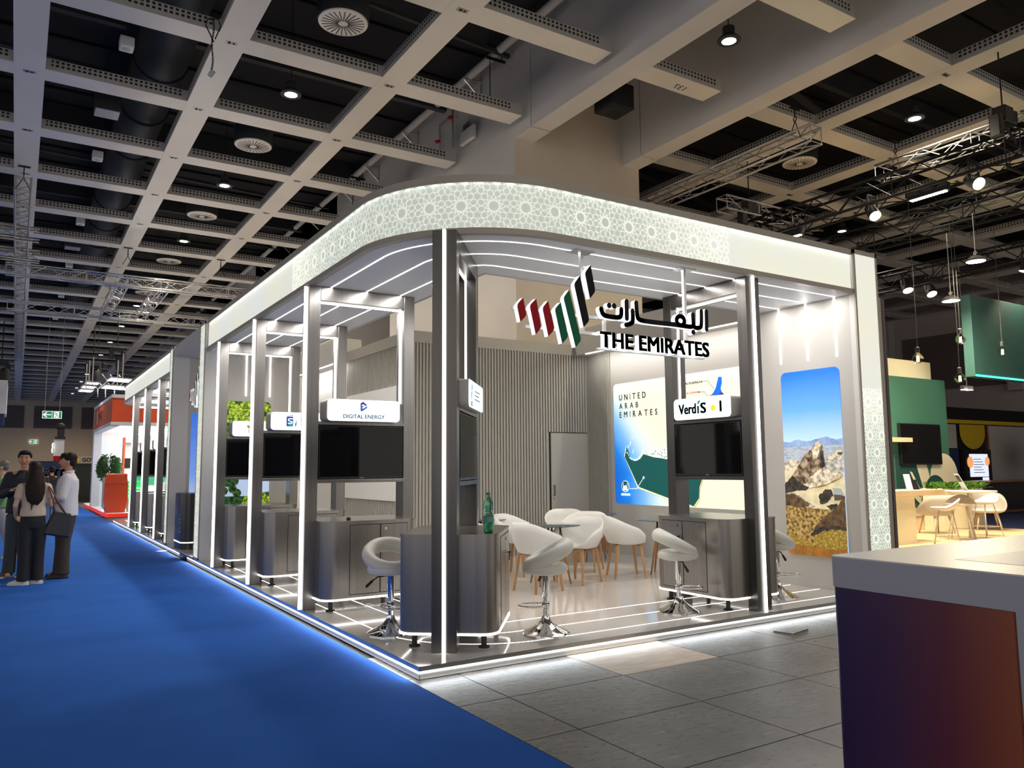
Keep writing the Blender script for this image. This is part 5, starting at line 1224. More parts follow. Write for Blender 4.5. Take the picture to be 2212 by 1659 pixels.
b = MB(); b.box(14.6, 16.3, 4.30, 4.75, ZF, .98); b.build('box', 'planter_cream', t, bevel=.01)
b = MB(); random.seed(3)
for i in range(900):
    x, y = random.uniform(14.6, 16.32), random.uniform(4.26, 4.76); L_ = random.uniform(.10, .30); a = random.uniform(0, 2*PI); dz = random.uniform(-.35, 1.0)
    dx, dy = math.cos(a)*L_, math.sin(a)*L_*.6-.03; w = random.uniform(.012, .03); nx, ny = -dy/L_*w, dx/L_*w; z = .97
    b.add([(x-nx*.4, y-ny*.4, z), (x+nx*.4, y+ny*.4, z), (x+dx*.55+nx, y+dy*.55+ny, z+.14*max(dz, .15)), (x+dx, y+dy, z+.16*dz), (x+dx*.55-nx, y+dy*.55-ny, z+.14*max(dz, .15))], [[0, 1, 2, 3, 4]])
b.build('foliage', 'leaf_bright', t)
t = thing('booth_bench', (0,0,0), label='low padded bench along the green wall', cat='bench'); b = MB(); b.box(12.6, 14.6, 4.75, 5.38, ZF, .36); b.build('base', 'wood_pale', t); b = MB(); b.box(12.6, 14.6, 4.72, 5.38, .36, .47); b.build('seat_pad', 'felt_grey', t, bevel=.02)
cu = MB(); cu.ball((14.05, 5.10, .66), (.27, .10, .20), 20, 12); o = cu.build('cushion', 'cushion_green', smooth=True); tag(o, 'sage green cushion leaning on the bench by the green wall', 'cushion')
hp = thing('hanging_banner', (0,0,0), label='dark green hanging panel with a turquoise light line along its lower edge', cat='banner'); b = MB(); b.box(14.15, 19.5, 3.2, 3.4, 3.31, 5.03); b.build('panel', 'green_deep', hp, bevel=.004); b = MB(); b.box(14.17, 19.5, 3.185, 3.20, 3.31, 3.345); b.build('light_line', 'teal_led', hp)
for i, (x, z, k) in enumerate(((12.33, 3.82, 'upper bulb in front of the dark wall field'), (13.85, 3.70, 'bulb hanging before the dark green panel'), (10.88, 3.36, 'bulb nearest the stand end, before the cream band'), (12.22, 3.08, 'lowest bulb, over the cream band end'))):
    t = thing('pendant_bulb', (x, 2.5, z), label=f'glowing round filament {k}', cat='lamp', group='filament bulbs of the green booth')
    b = MB(); b.lathe([(0, -.085), (.045, -.075), (.085, -.03), (.092, .01), (.08, .05), (.04, .095), (.03, .12)], 24); b.build('globe', 'bulb_glass', t, True)
    b = MB()
    for j in range(6): a = 2*PI*j/6; b.tube([(.018*math.cos(a), .018*math.sin(a), -.045), (.012*math.cos(a), .012*math.sin(a), .05)], .0035, 5)
    b.build('filament', 'filament', t); b = MB(); b.lathe([(.032, .115), (.034, .20), (.012, .215), (0, .215)], 18); b.build('socket', 'rubber_black', t, True, angle=40)
    b = MB(); b.tube([(0, 0, .21), (.01, 0, .9), (0, 0, 6.2-z)], .006, 5); b.build('cord', 'rubber_black', t)
# far booth with the yellow sign
fb2 = wall_thing('black_booth_wall', [(22.0, 30.0, 9.3, 9.5, 0, 3.45)], 'black booth wall with grey fields and a yellow edge at the far right', 'steel_black')
for x0, x1, z0, z1, m, n in ((22.1, 29.9, 2.90, 3.03, 'yellow', 'edge_line'), (22.2, 24.62, 2.05, 2.86, 'wall_grey', 'grey_field'), (26.75, 29.5, .9, 2.86, 'wall_grey', 'grey_field')):
    b = MB(); b.box(x0, x1, 9.27, 9.30, z0, z1); b.build(n, m, fb2)
b = MB(); b.box(26.55, 26.63, 9.22, 9.3, .3, 2.9); b.build('copper_post', 'copper', fb2)
b = MB(); b.M = frame_m((24.82, 9.265, 2.02), (1, 0, 0), (0, 0, 1)); b.prism([(0, .85), (0, .55)]+[(.82+.82*math.cos(PI+PI*i/20), .60+.60*math.sin(PI+PI*i/20)) for i in range(21)]+[(1.64, .55), (1.64, .85)], 0, .01); tag(b.build('yellow_tongue', 'yellow'), 'yellow rounded banner hanging on the black booth wall', 'banner')
nv = thing('navy_poster', (0,0,0), label='dark blue poster with pale small lettering beside the yellow banner', cat='poster'); b = MB(); b.box(22.2, 24.62, 9.23, 9.27, .3, 2.02); b.build('board', 'navy_panel', nv)
b = MB(); b.M = frame_m((22.35, 9.225, .3), (1, 0, 0), (0, 0, 1)); put_text(b, 'Next-Generation', .05, 1.48, w=1.7, h=.13, bold=.03); put_text(b, 'Knowledge Universe', -.02, 1.27, w=1.75, h=.13, bold=.03)
for k in range(4): b.box(.1+.1*(k % 2), 1.2+.5*(k % 2), .98-.25*k, 1.02-.25*k, 0, .002, 1)
b.build('lettering', ['paper', 'alu_dull'], nv)
ks = thing('lit_kiosk', (0,0,0), label='black kiosk with a bright screen under the yellow banner', cat='kiosk'); b = MB(); b.box(24.75, 26.45, 9.1, 9.26, 0, 2.0); b.build('casing', 'bezel_black', ks); b = MB(); b.M = frame_m((25.0, 9.095, .35), (1, 0, 0), (0, 0, 1))
b.prism(rrect(0, 1.2, .72, 1.50, .03), 0, .004, 0); b.prism(disc(.04, 1.22, .2, 14), .004, .005, 1); b.prism(disc(1.15, 1.25, .16, 14), .004, .005, 1); b.prism(rrect(.78, 1.2, .35, .70, .02), 0, .004, 0); b.prism(rrect(0, .6, .05, .38, .03), 0, .004, 0)
for k in range(6): b.box(.25, .95-.1*(k % 3), .86+.09*k, .88+.09*k, .005, .006, 2)
b.build('screen', ['screen_lit', 'screen_orange', 'ink_navy'], ks); b = MB(); b.M = frame_m((25.2, 9.09, 0), (1, 0, 0), (0, 0, 1)); put_text(b, 'CRAFTCODE AG', -.02, 1.885, w=.95, h=.06, bold=.03); b.build('name', 'trim_beige', ks)
t = thing('copper_counter', (0,0,0), label='black bar counter with copper edges below the lit kiosk', cat='counter'); b = MB(); b.box(22.4, 28.5, 7.2, 7.9, .1, .95); b.build('body', 'bezel_black', t); b = MB(); b.box(22.3, 28.6, 7.1, 8.0, .95, .99); b.box(22.35, 28.5, 7.15, 7.9, .02, .1); b.build('copper_edge', 'copper', t)
t = thing('dark_monitor', (27.2, 7.6, .99), label='dark monitor standing at the picture edge on the copper counter', cat='monitor'); b = MB(); b.box(0, 1.3, -.04, .04, .5, 1.45); b.box(.5, .8, -.03, .03, 0, .5); b.build('screen', 'screen_black', t)
t = thing('stand_rear_panel', (0,0,0), label='grey brown upright panel edge standing behind the right lattice pillar', cat='panel'); b = MB(); b.box(6.50, 6.68, .5, .56, 0, 3.62); b.build('panel', 'trim_beige', t, bevel=.02); b = MB(); b.box(6.36, 6.49, .55, .6, 0, 3.66); b.build('dark_seam', 'bezel_black', t); b = MB(); b.box(6.69, 6.74, .5, .62, 0, 3.60); b.build('brown_edge', 'wall_dark_panel', t)
for (x, y, z, w, c) in ((14, 2.5, 3.3, 90, (1, .80, .52)), (15.5, 4.2, 3.4, 60, (1, .82, .55)), (12, 3.4, 3.2, 40, (1, .82, .55))):
    pass

# ------------------------------------------------------------------ red booth across the aisle end
XB, YB = .06, 23.6
rf = thing('red_booth_floor', (0,0,0), label='white booth floor with a glowing red edge at the far end of the stand', cat='platform'); b = MB(); b.box(XB+.02, 7, YB+.02, 34, 0, .12); b.build('deck', 'booth_white', rf); b = MB(); b.box(XB, 7, YB-.01, YB+.02, 0, .12); b.box(XB-.01, XB+.02, YB-.01, 33, 0, .12); b.build('red_rim', 'red_edge', rf)
rb = thing('red_booth', (0,0,0), label='white booth with an orange red fascia and chamfered corner past the stand', cat='booth')
OUT = [(XB, 32.5), (XB, 29.6), (.12, 28.2), (.55, 24.2), (6.6, 23.9)]
OUT = [(XB, 30.2), (.10, 23.75), (7.0, 23.75)]
def ribbon(pts, z0, z1, th, m, name, par):
    b = MB(); n = len(pts)
    for a, c in zip(pts, pts[1:]):
        d = (Vector(c)-Vector(a)).normalized(); q = Vector((-d.y, d.x))*th; b.prism([a, c, (c[0]+q.x, c[1]+q.y), (a[0]+q.x, a[1]+q.y)], z0, z1)
    return b.build(name, m, par)
ribbon(OUT, 3.12, 3.95, .25, 'orange_red', 'fascia', rb); ribbon([(x-.02, y-.02) for x, y in OUT], 3.93, 4.04, .3, 'booth_trim', 'top_rim', rb); ribbon([(x-.02, y-.02) for x, y in OUT], 3.02, 3.13, .3, 'booth_trim', 'lower_rim', rb)
b = MB(); b.box(XB, .34, 29.9, 30.2, .12, 3.05); b.build('corner_post', 'booth_trim', rb)
b = MB(); b.box(XB, 7, 30.2, 30.4, .12, 4.0); b.box(6.8, 7.0, 24, 30.2, .12, 4.0); b.build('rear_walls', 'booth_white', rb)
b = MB(); b.box(.1, 7, 23.9, 30.2, 4.0, 4.06); b.build('roof', 'booth_white', rb)
b = MB(); b.M = frame_m((XB-.012, 29.0, 3.30), (0, -1, 0), (0, 0, 1)); stroke(b, [(.5, .42), (.5, .06), (.42, .0)], .10, 0, .01); put_text(b, 'KIC', .75, .12, h=.28, w=1.5, bold=.03); b.build('white_logo', 'paper', rb)
b = MB()
b.box(1.0, 6.5, 25.0, 25.3, 2.94, 2.99); b.box(1.0, 6.5, 27.0, 27.3, 2.94, 2.99); b.box(1.0, 6.5, 29.0, 29.3, 2.94, 2.99); b.build('ceiling_tubes', 'panel_glow', rb)
t = thing('red_kiosk', (0,0,0), label='glossy orange red display counter at the red booth corner', cat='counter')
b = MB(); P = [(.30, .12), (.26, .45), (.26, 1.15), (.30, 1.32), (.80, 1.32), (.84, 1.15), (.84, .45), (.80, .12)]
b.M = Matrix(((1,0,0,-.10),(0,0,1,0),(0,1,0,0),(0,0,0,1))); b.prism([(.2, .12), (.12, .5), (.12, 1.05), (.17, 1.42), (.78, 1.42), (.84, 1.05), (.84, .5), (.76, .12)], 24.2, 24.75); b.build('body', 'orange_gloss', t, bevel=.01)
b = MB(); b.box(.05, .70, 24.17, 24.2, 1.08, 1.40); b.build('top_flap', 'orange_gloss', t, bevel=.006)
b = MB(); b.box(.0, .05, 24.25, 24.7, .3, 1.3); b.build('side_panel', 'booth_trim', t)
pl = thing('potted_tree', (.42, 27.4, .12), label='leafy potted tree behind the orange red counter', cat='plant'); b = MB(); b.lathe([(0, 0), (.16, 0), (.2, .4), (0, .4)], 20); b.build('pot', 'booth_white', pl, True, angle=40); b = MB(); b.tube([(0, 0, .4), (.03, 0, 1.0), (0, .02, 1.5)], .025, 8); b.build('trunk', 'wood_pale', pl, True)
b = MB(); random.seed(5)
for i in range(1500):
    a = random.uniform(0, 2*PI); u = random.uniform(-1, 1); r = random.random()**.4; s = math.sqrt(1-u*u); c = Vector((.36*r*s*math.cos(a), .36*r*s*math.sin(a), 1.50+.52*r*u)); d = Vector((math.cos(a), math.sin(a), random.uniform(-.9, .4))).normalized()*.13; n = Vector((-d.y, d.x, .3)).normalized()*.028
    b.add([c, c+d*.5+n, c+d, c+d*.5-n], [[0, 1, 2, 3]])
b.build('foliage', 'leaf', pl)
sh = thing('display_shelf', (0,0,0), label='white display niche with a red edge, black sign and green picture inside the red booth', cat='shelf'); b = MB(); b.box(1.05, 3.6, 29.0, 29.2, .12, 2.75); b.build('back', 'booth_white', sh); b = MB(); b.box(1.0, 1.06, 28.6, 29.0, .12, 2.8); b.build('red_edge', 'orange_red', sh); b = MB(); b.box(1.06, 3.6, 28.6, 29.0, 2.6, 2.8); b.build('header', 'booth_trim', sh)
b = MB(); b.box(1.1, 2.4, 28.95, 29.0, 1.62, 2.0); b.build('black_sign', 'bezel_black', sh); b = MB(); b.M = frame_m((1.35, 28.94, 1.68), (1, 0, 0), (0, 0, 1)); b.prism(disc(.36, .12, .36, 20, .12), 0, .004, 0); b.prism(disc(.36, .12, .32, 20, .09), .004, .006, 1); b.build('orange_badge', ['amber', 'rubber_black'], sh); b = MB(); b.box(1.55, 2.6, 28.95, 29.0, .95, 1.32); b.build('green_picture', 'exit_green', sh)
t = thing('crate_stack', (1.0, 24.9, .12), label='stack of bright green trays beside the orange red counter', cat='trays'); em('tray_green', srgb(40, 220, 100), .5)
for k in range(5): b = MB(); b.box(-.2, .2, -.15, .15, .42+.13*k, .42+.13*k+.095); b.build('tray', 'tray_green', t, bevel=.01)
b = MB(); b.lathe([(0, 0), (.2, 0), (.26, .2), (.22, .42), (0, .42)], 24); b.build('white_stand', 'plastic_white', t, True, angle=40)
t = thing('office_chair', (2.0, 26.5, .12), R(200), 'white chair inside the red booth seen between the far posts', 'chair'); b = MB(); b.box(-.22, .22, -.22, .22, .42, .48); b.build('seat', 'plastic_white', t, bevel=.02); b = MB(); b.box(-.26, -.2, -.22, .22, .5, .95); b.build('backrest', 'plastic_white', t, bevel=.02)
for sx in (-1, 1):
    for sy in (-1, 1): b = MB(); b.tube([(sx*.18, sy*.18, .42), (sx*.2, sy*.2, 0)], .012, 6); b.build('leg', 'alu', t)
for i, (x, y) in enumerate(((1.2, 24.6), (2.0, 27.8), (3.2, 26.2))): pass

# ------------------------------------------------------------------ far end of the aisle
def slab(name, box, m, label, cat='booth wall'): b = MB(); b.box(*box); return tag(b.build(name, m), label, cat, kind='thing')
nb = slab('navy_booth_wall', (-2.1, -.2, 38, 38.2, 0, 2.0), 'navy_panel', 'dark navy booth wall with big white letters behind the standing people')
b = MB(); b.M = frame_m((-2.0, 37.995, 1.15), (1, 0, 0), (0, 0, 1)); put_text(b, 'GITEX', .42, 0, h=.46, w=1.55, bold=.03); b.build('big_letters', 'paper', nb)
gb = slab('government_booth', (-.15, 2.4, 40, 40.3, 0, 1.90), 'bezel_black', 'black booth with a pale lettered header beyond the red booth')
b = MB(); b.box(-.15, 2.4, 39.85, 40.3, 1.90, 2.26); b.build('header', 'trim_beige', gb); b = MB(); b.M = frame_m((.02, 39.84, 1.96), (1, 0, 0), (0, 0, 1)); put_text(b, 'GOVERN', .30, .03, w=1.0, h=.2, bold=.03); b.build('lettering', 'ink_black', gb)
b = MB(); b.M = frame_m((-.1, 39.84, 1.93), (1, 0, 0), (0, 0, 1)); b.prism(disc(.1, .2, .13, 14), 0, .004, 0); b.prism(disc(.22, .13, .1, 14), .004, .006, 1); b.build('round_emblem', ['violet', 'amber'], gb)
tw = slab('pink_tower', (-.96, -.50, 40, 40.4, 2.28, 3.12), 'booth_trim', 'pale pink and red tower sign above the standing man in white', 'sign tower'); b = MB(); b.box(-.93, -.53, 39.98, 40.4, 0, 2.28); b.build('red_shaft', 'paint_red', tw); b = MB(); b.M = frame_m((-1.06, 39.9, 2.4), (1, 0, 0), (0, 0, 1)); stroke(b, [(.06, .5), (.04, .4), (.06, .3), (.03, .18), (.05, .05)], .05, 0, .02); b.build('lit_mark', 'led_soft', tw)
t = thing('moving_head_light', (-.72, 40.1, 3.12), label='black stage lights clustered on the pink tower', cat='stage light'); b = MB(); b.box(-.2, .25, -.15, .15, 0, .12); b.box(-.1, .2, -.12, .12, .12, .5); b.ball((.02, 0, .62), (.2, .15, .2), 12, 8); b.bar((-.2, 0, 0), (-.1, 0, -.25), .08); b.build('head', 'rubber_black', t)
wb = slab('white_hanging_box', (-5.0, -2.88, 26, 28, 3.45, 4.58), 'booth_trim', 'white hanging box sign with a dark underside at the left picture edge', 'hanging sign'); b = MB(); b.box(-5, -2.93, 26.1, 28, 3.12, 3.45); b.build('navy_skirt', 'navy_panel', wb)
def exit_sign(x0, y, z0, w, h, label, hung):
    t = thing('exit_sign', (x0, y, z0), label=label, cat='sign', group='green escape route signs'); b = MB(); b.box(0, w, 0, .05, 0, h); b.build('frame', 'exit_white', t)
    b = MB(); b.M = frame_m((0, -.002, 0), (1, 0, 0), (0, 0, 1)); m = h*.06; c = w*.5
    b.prism([(m, m), (c-m/2, m), (c-m/2, h-m), (m, h-m)], 0, .002, 0); b.prism([(c+m/2, m), (w-m, m), (w-m, h-m), (c+m/2, h-m)], 0, .002, 0)
    s = h*.12; stroke(b, [(c-m*2, h*.5), (m*2.6, h*.5)], s, .002, .004, 1, joints=False); stroke(b, [(w*.22, h*.80), (m*2.2, h*.5), (w*.22, h*.20)], s, .002, .004, 1)
    d0 = c+w*.09; b.prism([(d0, h*.1), (d0+w*.26, h*.1), (d0+w*.26, h*.9), (d0, h*.9)], .002, .003, 1)
    q = lambda p: [(d0+w*.26*a, h*(.1+.8*e)) for a, e in p]; k = h*.07
    b.prism(disc(*q([(.34, .86)])[0], h*.06, 10), .003, .005, 0)
    for p in ([(.40, .74), (.50, .46)], [(.12, .56), (.24, .72), (.42, .74), (.66, .68), (.84, .56)], [(.50, .46), (.78, .38), (.84, .16)], [(.50, .46), (.44, .26), (.22, .04)]): stroke(b, q(p), k, .003, .005, 0)
    b.build('pictogram', ['exit_green', 'exit_white'], t)
    if hung:
        b = MB()
        for x in (.08, w-.08): b.tube([(x, .025, h), (x, .025, 7.75-z0)], .008, 5)
        b.build('hanging_wires', 'alu_dull', t)
exit_sign(-1.74, 30, 3.56, .66, .285, 'green escape sign with a left arrow hanging over the aisle', True)
exit_sign(-1.62, 74.9, 3.95, .66, .34, 'small green escape sign on the tan end wall below the hanging one', False)
t = thing('paper_scrap', (-.12, 10.9, 0), R(15), 'pale scrap of paper on the blue carpet near the platform edge', 'paper'); b = MB(); b.box(-.09, .09, -.06, .06, 0, .006); b.build('sheet', 'paper', t)
t = thing('paper_scrap', (-.08, 24.5, 0), R(-10), 'tiny white scrap on the carpet by the red booth edge', 'paper'); b = MB(); b.box(-.12, .12, -.06, .06, 0, .006); b.build('sheet', 'paper', t)
t = thing('cable_cover', (3.55, -.38, 0), R(12), 'small dark cover plate lying on the worn floor boards', 'plate'); b = MB(); b.box(-.14, .14, -.09, .09, -.0005, .008); b.build('plate', 'panel_floor', t); b = MB(); b.box(-.15, .15, -.1, -.09, -.0005, .012); b.build('bent_edge', 'alu_dull', t)
# ------------------------------------------------------------------ trusses, hoists and stage lamps
def truss(p, q, w, m, label, r=.022, step=.45, group=None):
    t = thing('lighting_truss', p, label=label, cat='truss', group=group); p = Vector(p); d = Vector(q)-p; L = d.length; u = d/L; s = Vector((-u.y, u.x, 0)).normalized(); z = Vector((0, 0, 1))
    c = [s*w/2*a+z*w/2*b_ for a, b_ in ((-1,-1),(1,-1),(1,1),(-1,1))]; b = MB()
    for k in c: b.tube([k, k+d], r, 8)
    b.build('chords', m, t, True); b = MB(); n = max(1, int(L/step)); st = d/n
    for i in range(n):
        for j in range(4):
            a, e = c[j], c[(j+1)%4]
            if i % 2: a, e = e, a
            b.tube([a+st*i, e+st*(i+1)], r*.42, 5, cap=False)
        if i % 4 == 0:
            for j in range(4): b.tube([c[j]+st*i, c[(j+1)%4]+st*i], r*.42, 5, cap=False)
    b.build('braces', m, t, True); return t
def sling(p, label):
    t = thing('truss_hanger', p, label=label, cat='hanger', group='chain hangers at the grid nodes'); b = MB(); b.box(-.11, .11, -.03, .03, -.02, 0); b.tube([(0, 0, -.02), (0, 0, -.16)], .012, 6); b.tube([(.0, .03*math.cos(a), -.2+.045*math.sin(a)) for a in [2*PI*i/10 for i in range(10)]], .01, 5, closed=True); b.tube([(0, 0, -.24), (-.13, 0, -.5)], .008, 5); b.tube([(0, 0, -.24), (.13, 0, -.5)], .008, 5); b.build('chain', 'steel_black', t); return t
truss((8.75, 2.8, 7.12), (8.75, 14, 7.12), .29, 'alu_dull', 'long silver truss under the ceiling just right of the concrete beams'); sling((8.75, 3.2, 7.75), 'chain hanger holding the end of the long silver truss')
truss((11.6, 3.45, 7.2), (11.6, -2.5, 7.2), .29, 'alu_dull', 'silver truss behind the black ones at the upper right'); sling((11.6, 3.1, 7.75), 'chain hanger above the silver truss at the upper right')
truss((9.2, 5.35, 6.75), (12.2, 5.35, 6.75), .27, 'alu_dull', 'short crosswise silver truss with a small lamp above the canopy end')
truss((13.9, 4.6, 6.9), (13.9, -1.0, 6.9), .29, 'alu_dull', 'silver truss half hidden behind the lit lamp bar')
truss((10.2, .2, 6.3), (10.2, 7.4, 6.3), .42, 'steel_black', 'heavy black truss with bright lamps nearest the stand', .028, .5); truss((12.5, .2, 6.25), (12.5, 8.5, 6.25), .42, 'steel_black', 'heavy black truss running behind the first one at right', .028, .5)
truss((16.3, 1.0, 6.2), (16.3, 10.5, 6.2), .42, 'steel_black', 'lowest black truss above the hanging filament bulbs', .028, .5); truss((10.2, .3, 6.28), (16.3, .3, 6.22), .42, 'steel_black', 'black cross truss at the right picture edge joining the long ones', .028, .5); truss((10.2, 8.6, 6.28), (16.4, 8.6, 6.22), .42, 'steel_black', 'far black cross truss behind the end of the canopy', .028, .5)
truss((-2.67, 12.9, 7.28), (-2.67, 42, 7.28), .27, 'alu_dull', 'silver truss running under the ceiling beam at the left edge'); sling((-2.67, 13.2, 7.75), 'chain hanger at the near end of the left edge truss')
truss((-9, 16.2, 7.2), (-2.3, 16.5, 7.2), .27, 'alu_dull', 'silver cross truss entering from the left edge, nearer one'); truss((-9, 18.3, 7.15), (-2.25, 18.5, 7.15), .27, 'alu_dull', 'silver cross truss entering from the left edge, farther one')
truss((-3.0, 19.2, 6.9), (4.6, 19.2, 6.9), .29, 'alu', 'silver cross truss over the aisle, nearer of the joined pair'); truss((-3.0, 24.6, 6.9), (4.6, 24.6, 6.9), .29, 'alu', 'silver cross truss over the aisle, farther of the joined pair')
truss((-.17, 19.4, 6.9), (-.17, 24.4, 6.9), .27, 'alu', 'left one of the two lengthwise trusses joining the aisle pair'); truss((.92, 19.4, 6.9), (.92, 24.4, 6.9), .27, 'alu', 'right one of the two lengthwise trusses joining the aisle pair, warmly lit')
sling((-.14, 18.65, 7.75), 'chain hanger over the aisle truss pair'); sling((-.14, 23.65, 7.75), 'chain hanger over the farther aisle truss'); sling((2.36, 18.65, 7.75), 'chain hanger right of the aisle truss pair')
truss((.7, 27.0, 5.05), (4.5, 27.0, 5.05), .36, 'steel_black', 'short black truss above the red booth', .02, .4)
def hoist(x, y, z, label):
    t = thing('chain_hoist', (x, y, z), label=label, cat='hoist', group='black chain hoists'); b = MB(); b.box(-.13, .13, -.10, .10, 0, .26); b.lathe([(0, 0), (.10, 0), (.11, .2), (0, .2)], 16, c=(.2, 0, .02)); b.box(-.28, -.14, -.08, .08, -.25, .1); b.build('motor', 'bezel_black', t, bevel=.015)
    b = MB(); b.tube([(0, 0, .26), (0, 0, 7.75-z)], .012, 6); b.build('chain', 'steel_black', t); b = MB(); b.tube([(0, 0, 0), (-.15, .1, -.3)], .02, 6); b.tube([(0, 0, 0), (.15, -.1, -.3)], .02, 6); b.build('sling', 'rubber_black', t)
hoist(9.95, 5.3, 6.62, 'black chain hoist hanging above the canopy end'); hoist(9.85, .35, 6.6, 'black chain hoist at the upper right picture corner'); hoist(-.05, 28.3, 5.4, 'small black hoist left of the red booth lamps')
def head_lamp(p, aim, label, watt=0, col=(1, .85, .62), m='spot_glow', s=1.0):
    t = thing('stage_lamp', p, label=label, cat='stage lamp', group='lamps on the black trusses'); d = (Vector(aim)-Vector(p)).normalized(); Q = d.to_track_quat('-Z', 'Y').to_matrix().to_4x4(); b = MB(); b.M = Q
    b.lathe([(.10*s, -.12*s), (.105*s, 0), (.085*s, .16*s), (0, .2*s)], 22, cap=False); b.build('barrel', 'rubber_black', t, True, angle=40); b = MB(); b.M = Q; b.lathe([(0, -.105*s), (.095*s, -.105*s)], 22); b.build('lens', m, t)
    b = MB(); b.bar((-.14*s, 0, 0), (-.14*s, 0, .3), .03); b.bar((.14*s, 0, 0), (.14*s, 0, .3), .03); b.bar((-.14*s, 0, .3), (.14*s, 0, .3), .03); b.build('yoke', 'rubber_black', t)
    if watt:
        l = bpy.data.lights.new('lamp_light', 'SPOT'); l.energy = watt; l.color = col; l.spot_size = R(95); l.spot_blend = .6; l.shadow_soft_size = .1
        o = bpy.data.objects.new('lamp_light', l); COL.objects.link(o); o.parent = t; o.matrix_local = Q @ Matrix.Translation((0, 0, -.16))
    return t
head_lamp((10.2, 2.76, 5.98), (9.2, .8, 3.4), 'bright stage lamp on the nearest black truss, left of the lamp bar', 120); head_lamp((10.2, 1.0, 5.98), (9.0, -1.6, 4.0), 'bright stage lamp at the right end of the lamp bar', 120)
head_lamp((15.95, 5.6, 5.9), (15.3, 4.6, 3.5), 'small tilted stage lamp on the lowest black truss, left one', 200, m='lamp_glow', s=1.2); head_lamp((16.9, 5.55, 5.9), (16.2, 4.3, 3.5), 'small tilted stage lamp on the lowest black truss, right one', 200, m='lamp_glow', s=1.2)
head_lamp((12.5, 4.5, 5.9), (13.5, 4.6, .5), 'dark stage lamp on the second black truss aimed into the green booth', 420); head_lamp((12.5, 1.2, 5.9), (13.4, 2.6, .5), 'dark stage lamp low on the second black truss near the right edge', 420)
head_lamp((16.2, 3.0, 5.85), (15.2, 4.6, .5), 'dark stage lamp on the lowest truss aimed at the planter', 320)
head_lamp((10.3, 4.9, 6.0), (11.5, 4.0, 1), 'dark stage lamp hanging over the canopy end', 120)
def lamp_bar(p, L, n, label, m='spot_glow'):
    t = thing('lamp_bar', p, label=label, cat='stage lamp', group='bars of small stage lamps'); b = MB(); b.box(-.06, .06, -L/2-.03, L/2+.03, 0, .14); b.build('housing', 'rubber_black', t); b = MB()
    for i in range(n): b.box(-.04, .04, -L/2+L*i/n+.012, -L/2+L*(i+1)/n-.012, -.012, .002)
    b.build('lamp_cells', m, t); return t
lamp_bar((10.2, 1.75, 5.98), .62, 12, 'glowing bar of small lamps between the two bright stage lamps'); lamp_bar((10.2, 4.55, 5.98), .55, 10, 'dimmer bar of small lamps just above the canopy end', 'lamp_glow')
def ring_lamp(p, label):
    t = thing('hanging_flood', p, label=label, cat='lamp', group='round flood lamps over the green booth'); b = MB(); b.lathe([(0, .10), (.08, .10), (.17, .03), (.17, 0), (.0, 0)], 28); b.build('housing', 'rubber_black', t, True, angle=40); b = MB(); b.lathe([(.03, -.003), (.155, -.003)], 28); b.build('led_ring', 'spot_glow', t)
    b = MB(); b.tube([(0, 0, .1), (0, 0, 6.1-p[2])], .008, 5); b.tube([(0, .03*math.cos(a), .16+.03*math.sin(a)) for a in [2*PI*i/10 for i in range(10)]], .008, 5, closed=True); b.build('wire', 'alu_dull', t)
    l = bpy.data.lights.new('lamp_light', 'AREA'); l.shape = 'DISK'; l.size = .3; l.energy = 130; l.color = (1, .86, .62); o = bpy.data.objects.new('lamp_light', l); COL.objects.link(o); o.parent = t; o.location = (0, 0, -.02)
ring_lamp((12.2, 2.06, 5.2), 'round flood lamp on a wire, higher one above the filament bulbs'); ring_lamp((13.0, 2.98, 4.72), 'round flood lamp on a wire, lower one left of the dark green panel')
t = thing('twin_spot', (21.5, 7.2, 3.72), label='small white double spot below the turquoise light line', cat='lamp'); b = MB(); b.box(-.28, .28, -.05, .05, 0, .12); b.tube([(0, 0, .1), (0, 0, 3.9)], .015, 6); b.build('housing', 'alu_dull', t)
for x in (-.14, .14): b = MB(); b.lathe([(0, -.004), (.10, -.004)], 16, c=(x, 0, 0)); b.build('lens', 'lamp_glow', t)
def panel_lamp(p, rz, label, sz=(.55, .22), watt=0):
    t = thing('panel_lamp', p, rz, label, 'stage lamp', 'flat lamp panels over the red booth'); b = MB(); b.M = Matrix.Rotation(R(-12), 4, 'X'); b.box(-sz[0], sz[0], -sz[1], sz[1], 0, .05); b.build('housing', 'alu_dull', t); b = MB(); b.M = Matrix.Rotation(R(-12), 4, 'X'); b.box(-sz[0]+.03, sz[0]-.03, -sz[1]+.03, sz[1]-.03, -.006, 0); b.build('diffuser', 'panel_glow', t)
    b = MB(); b.tube([(0, 0, .04), (0, 0, 1.0)], .02, 6); b.build('arm', 'alu', t)
for i, (x, y, z) in enumerate(((.62, 26.2, 4.78), (.42, 25.8, 4.46), (-.25, 27.5, 4.75), (-.38, 27.3, 4.58), (-.48, 27.1, 4.42))): panel_lamp((x, y, z), R(20), f'flat glowing lamp panel above the red booth fascia, {["top right", "lower right", "top left", "middle left", "lowest left"][i]} one', (.5, .2) if i < 2 else (.24, .12))
def moving_head(p, label):
    t = thing('moving_head_light', p, label=label, cat='stage light', group='black moving head lamps'); b = MB(); b.box(-.22, .22, -.18, .18, .25, .42); b.bar((-.2, 0, .3), (-.2, 0, -.05), .08, .16); b.bar((.2, 0, .3), (.2, 0, -.05), .08, .16); b.build('yoke', 'rubber_black', t, bevel=.02); b = MB(); b.lathe([(0, -.42), (.13, -.40), (.17, -.1), (.16, .1), (.1, .2), (0, .22)], 20, c=(.1, 0, -.05)); b.build('head', 'rubber_black', t, True); b = MB(); b.tube([(0, 0, .42), (0, 0, 1.8)], .02, 6); b.build('pole', 'steel_black', t)
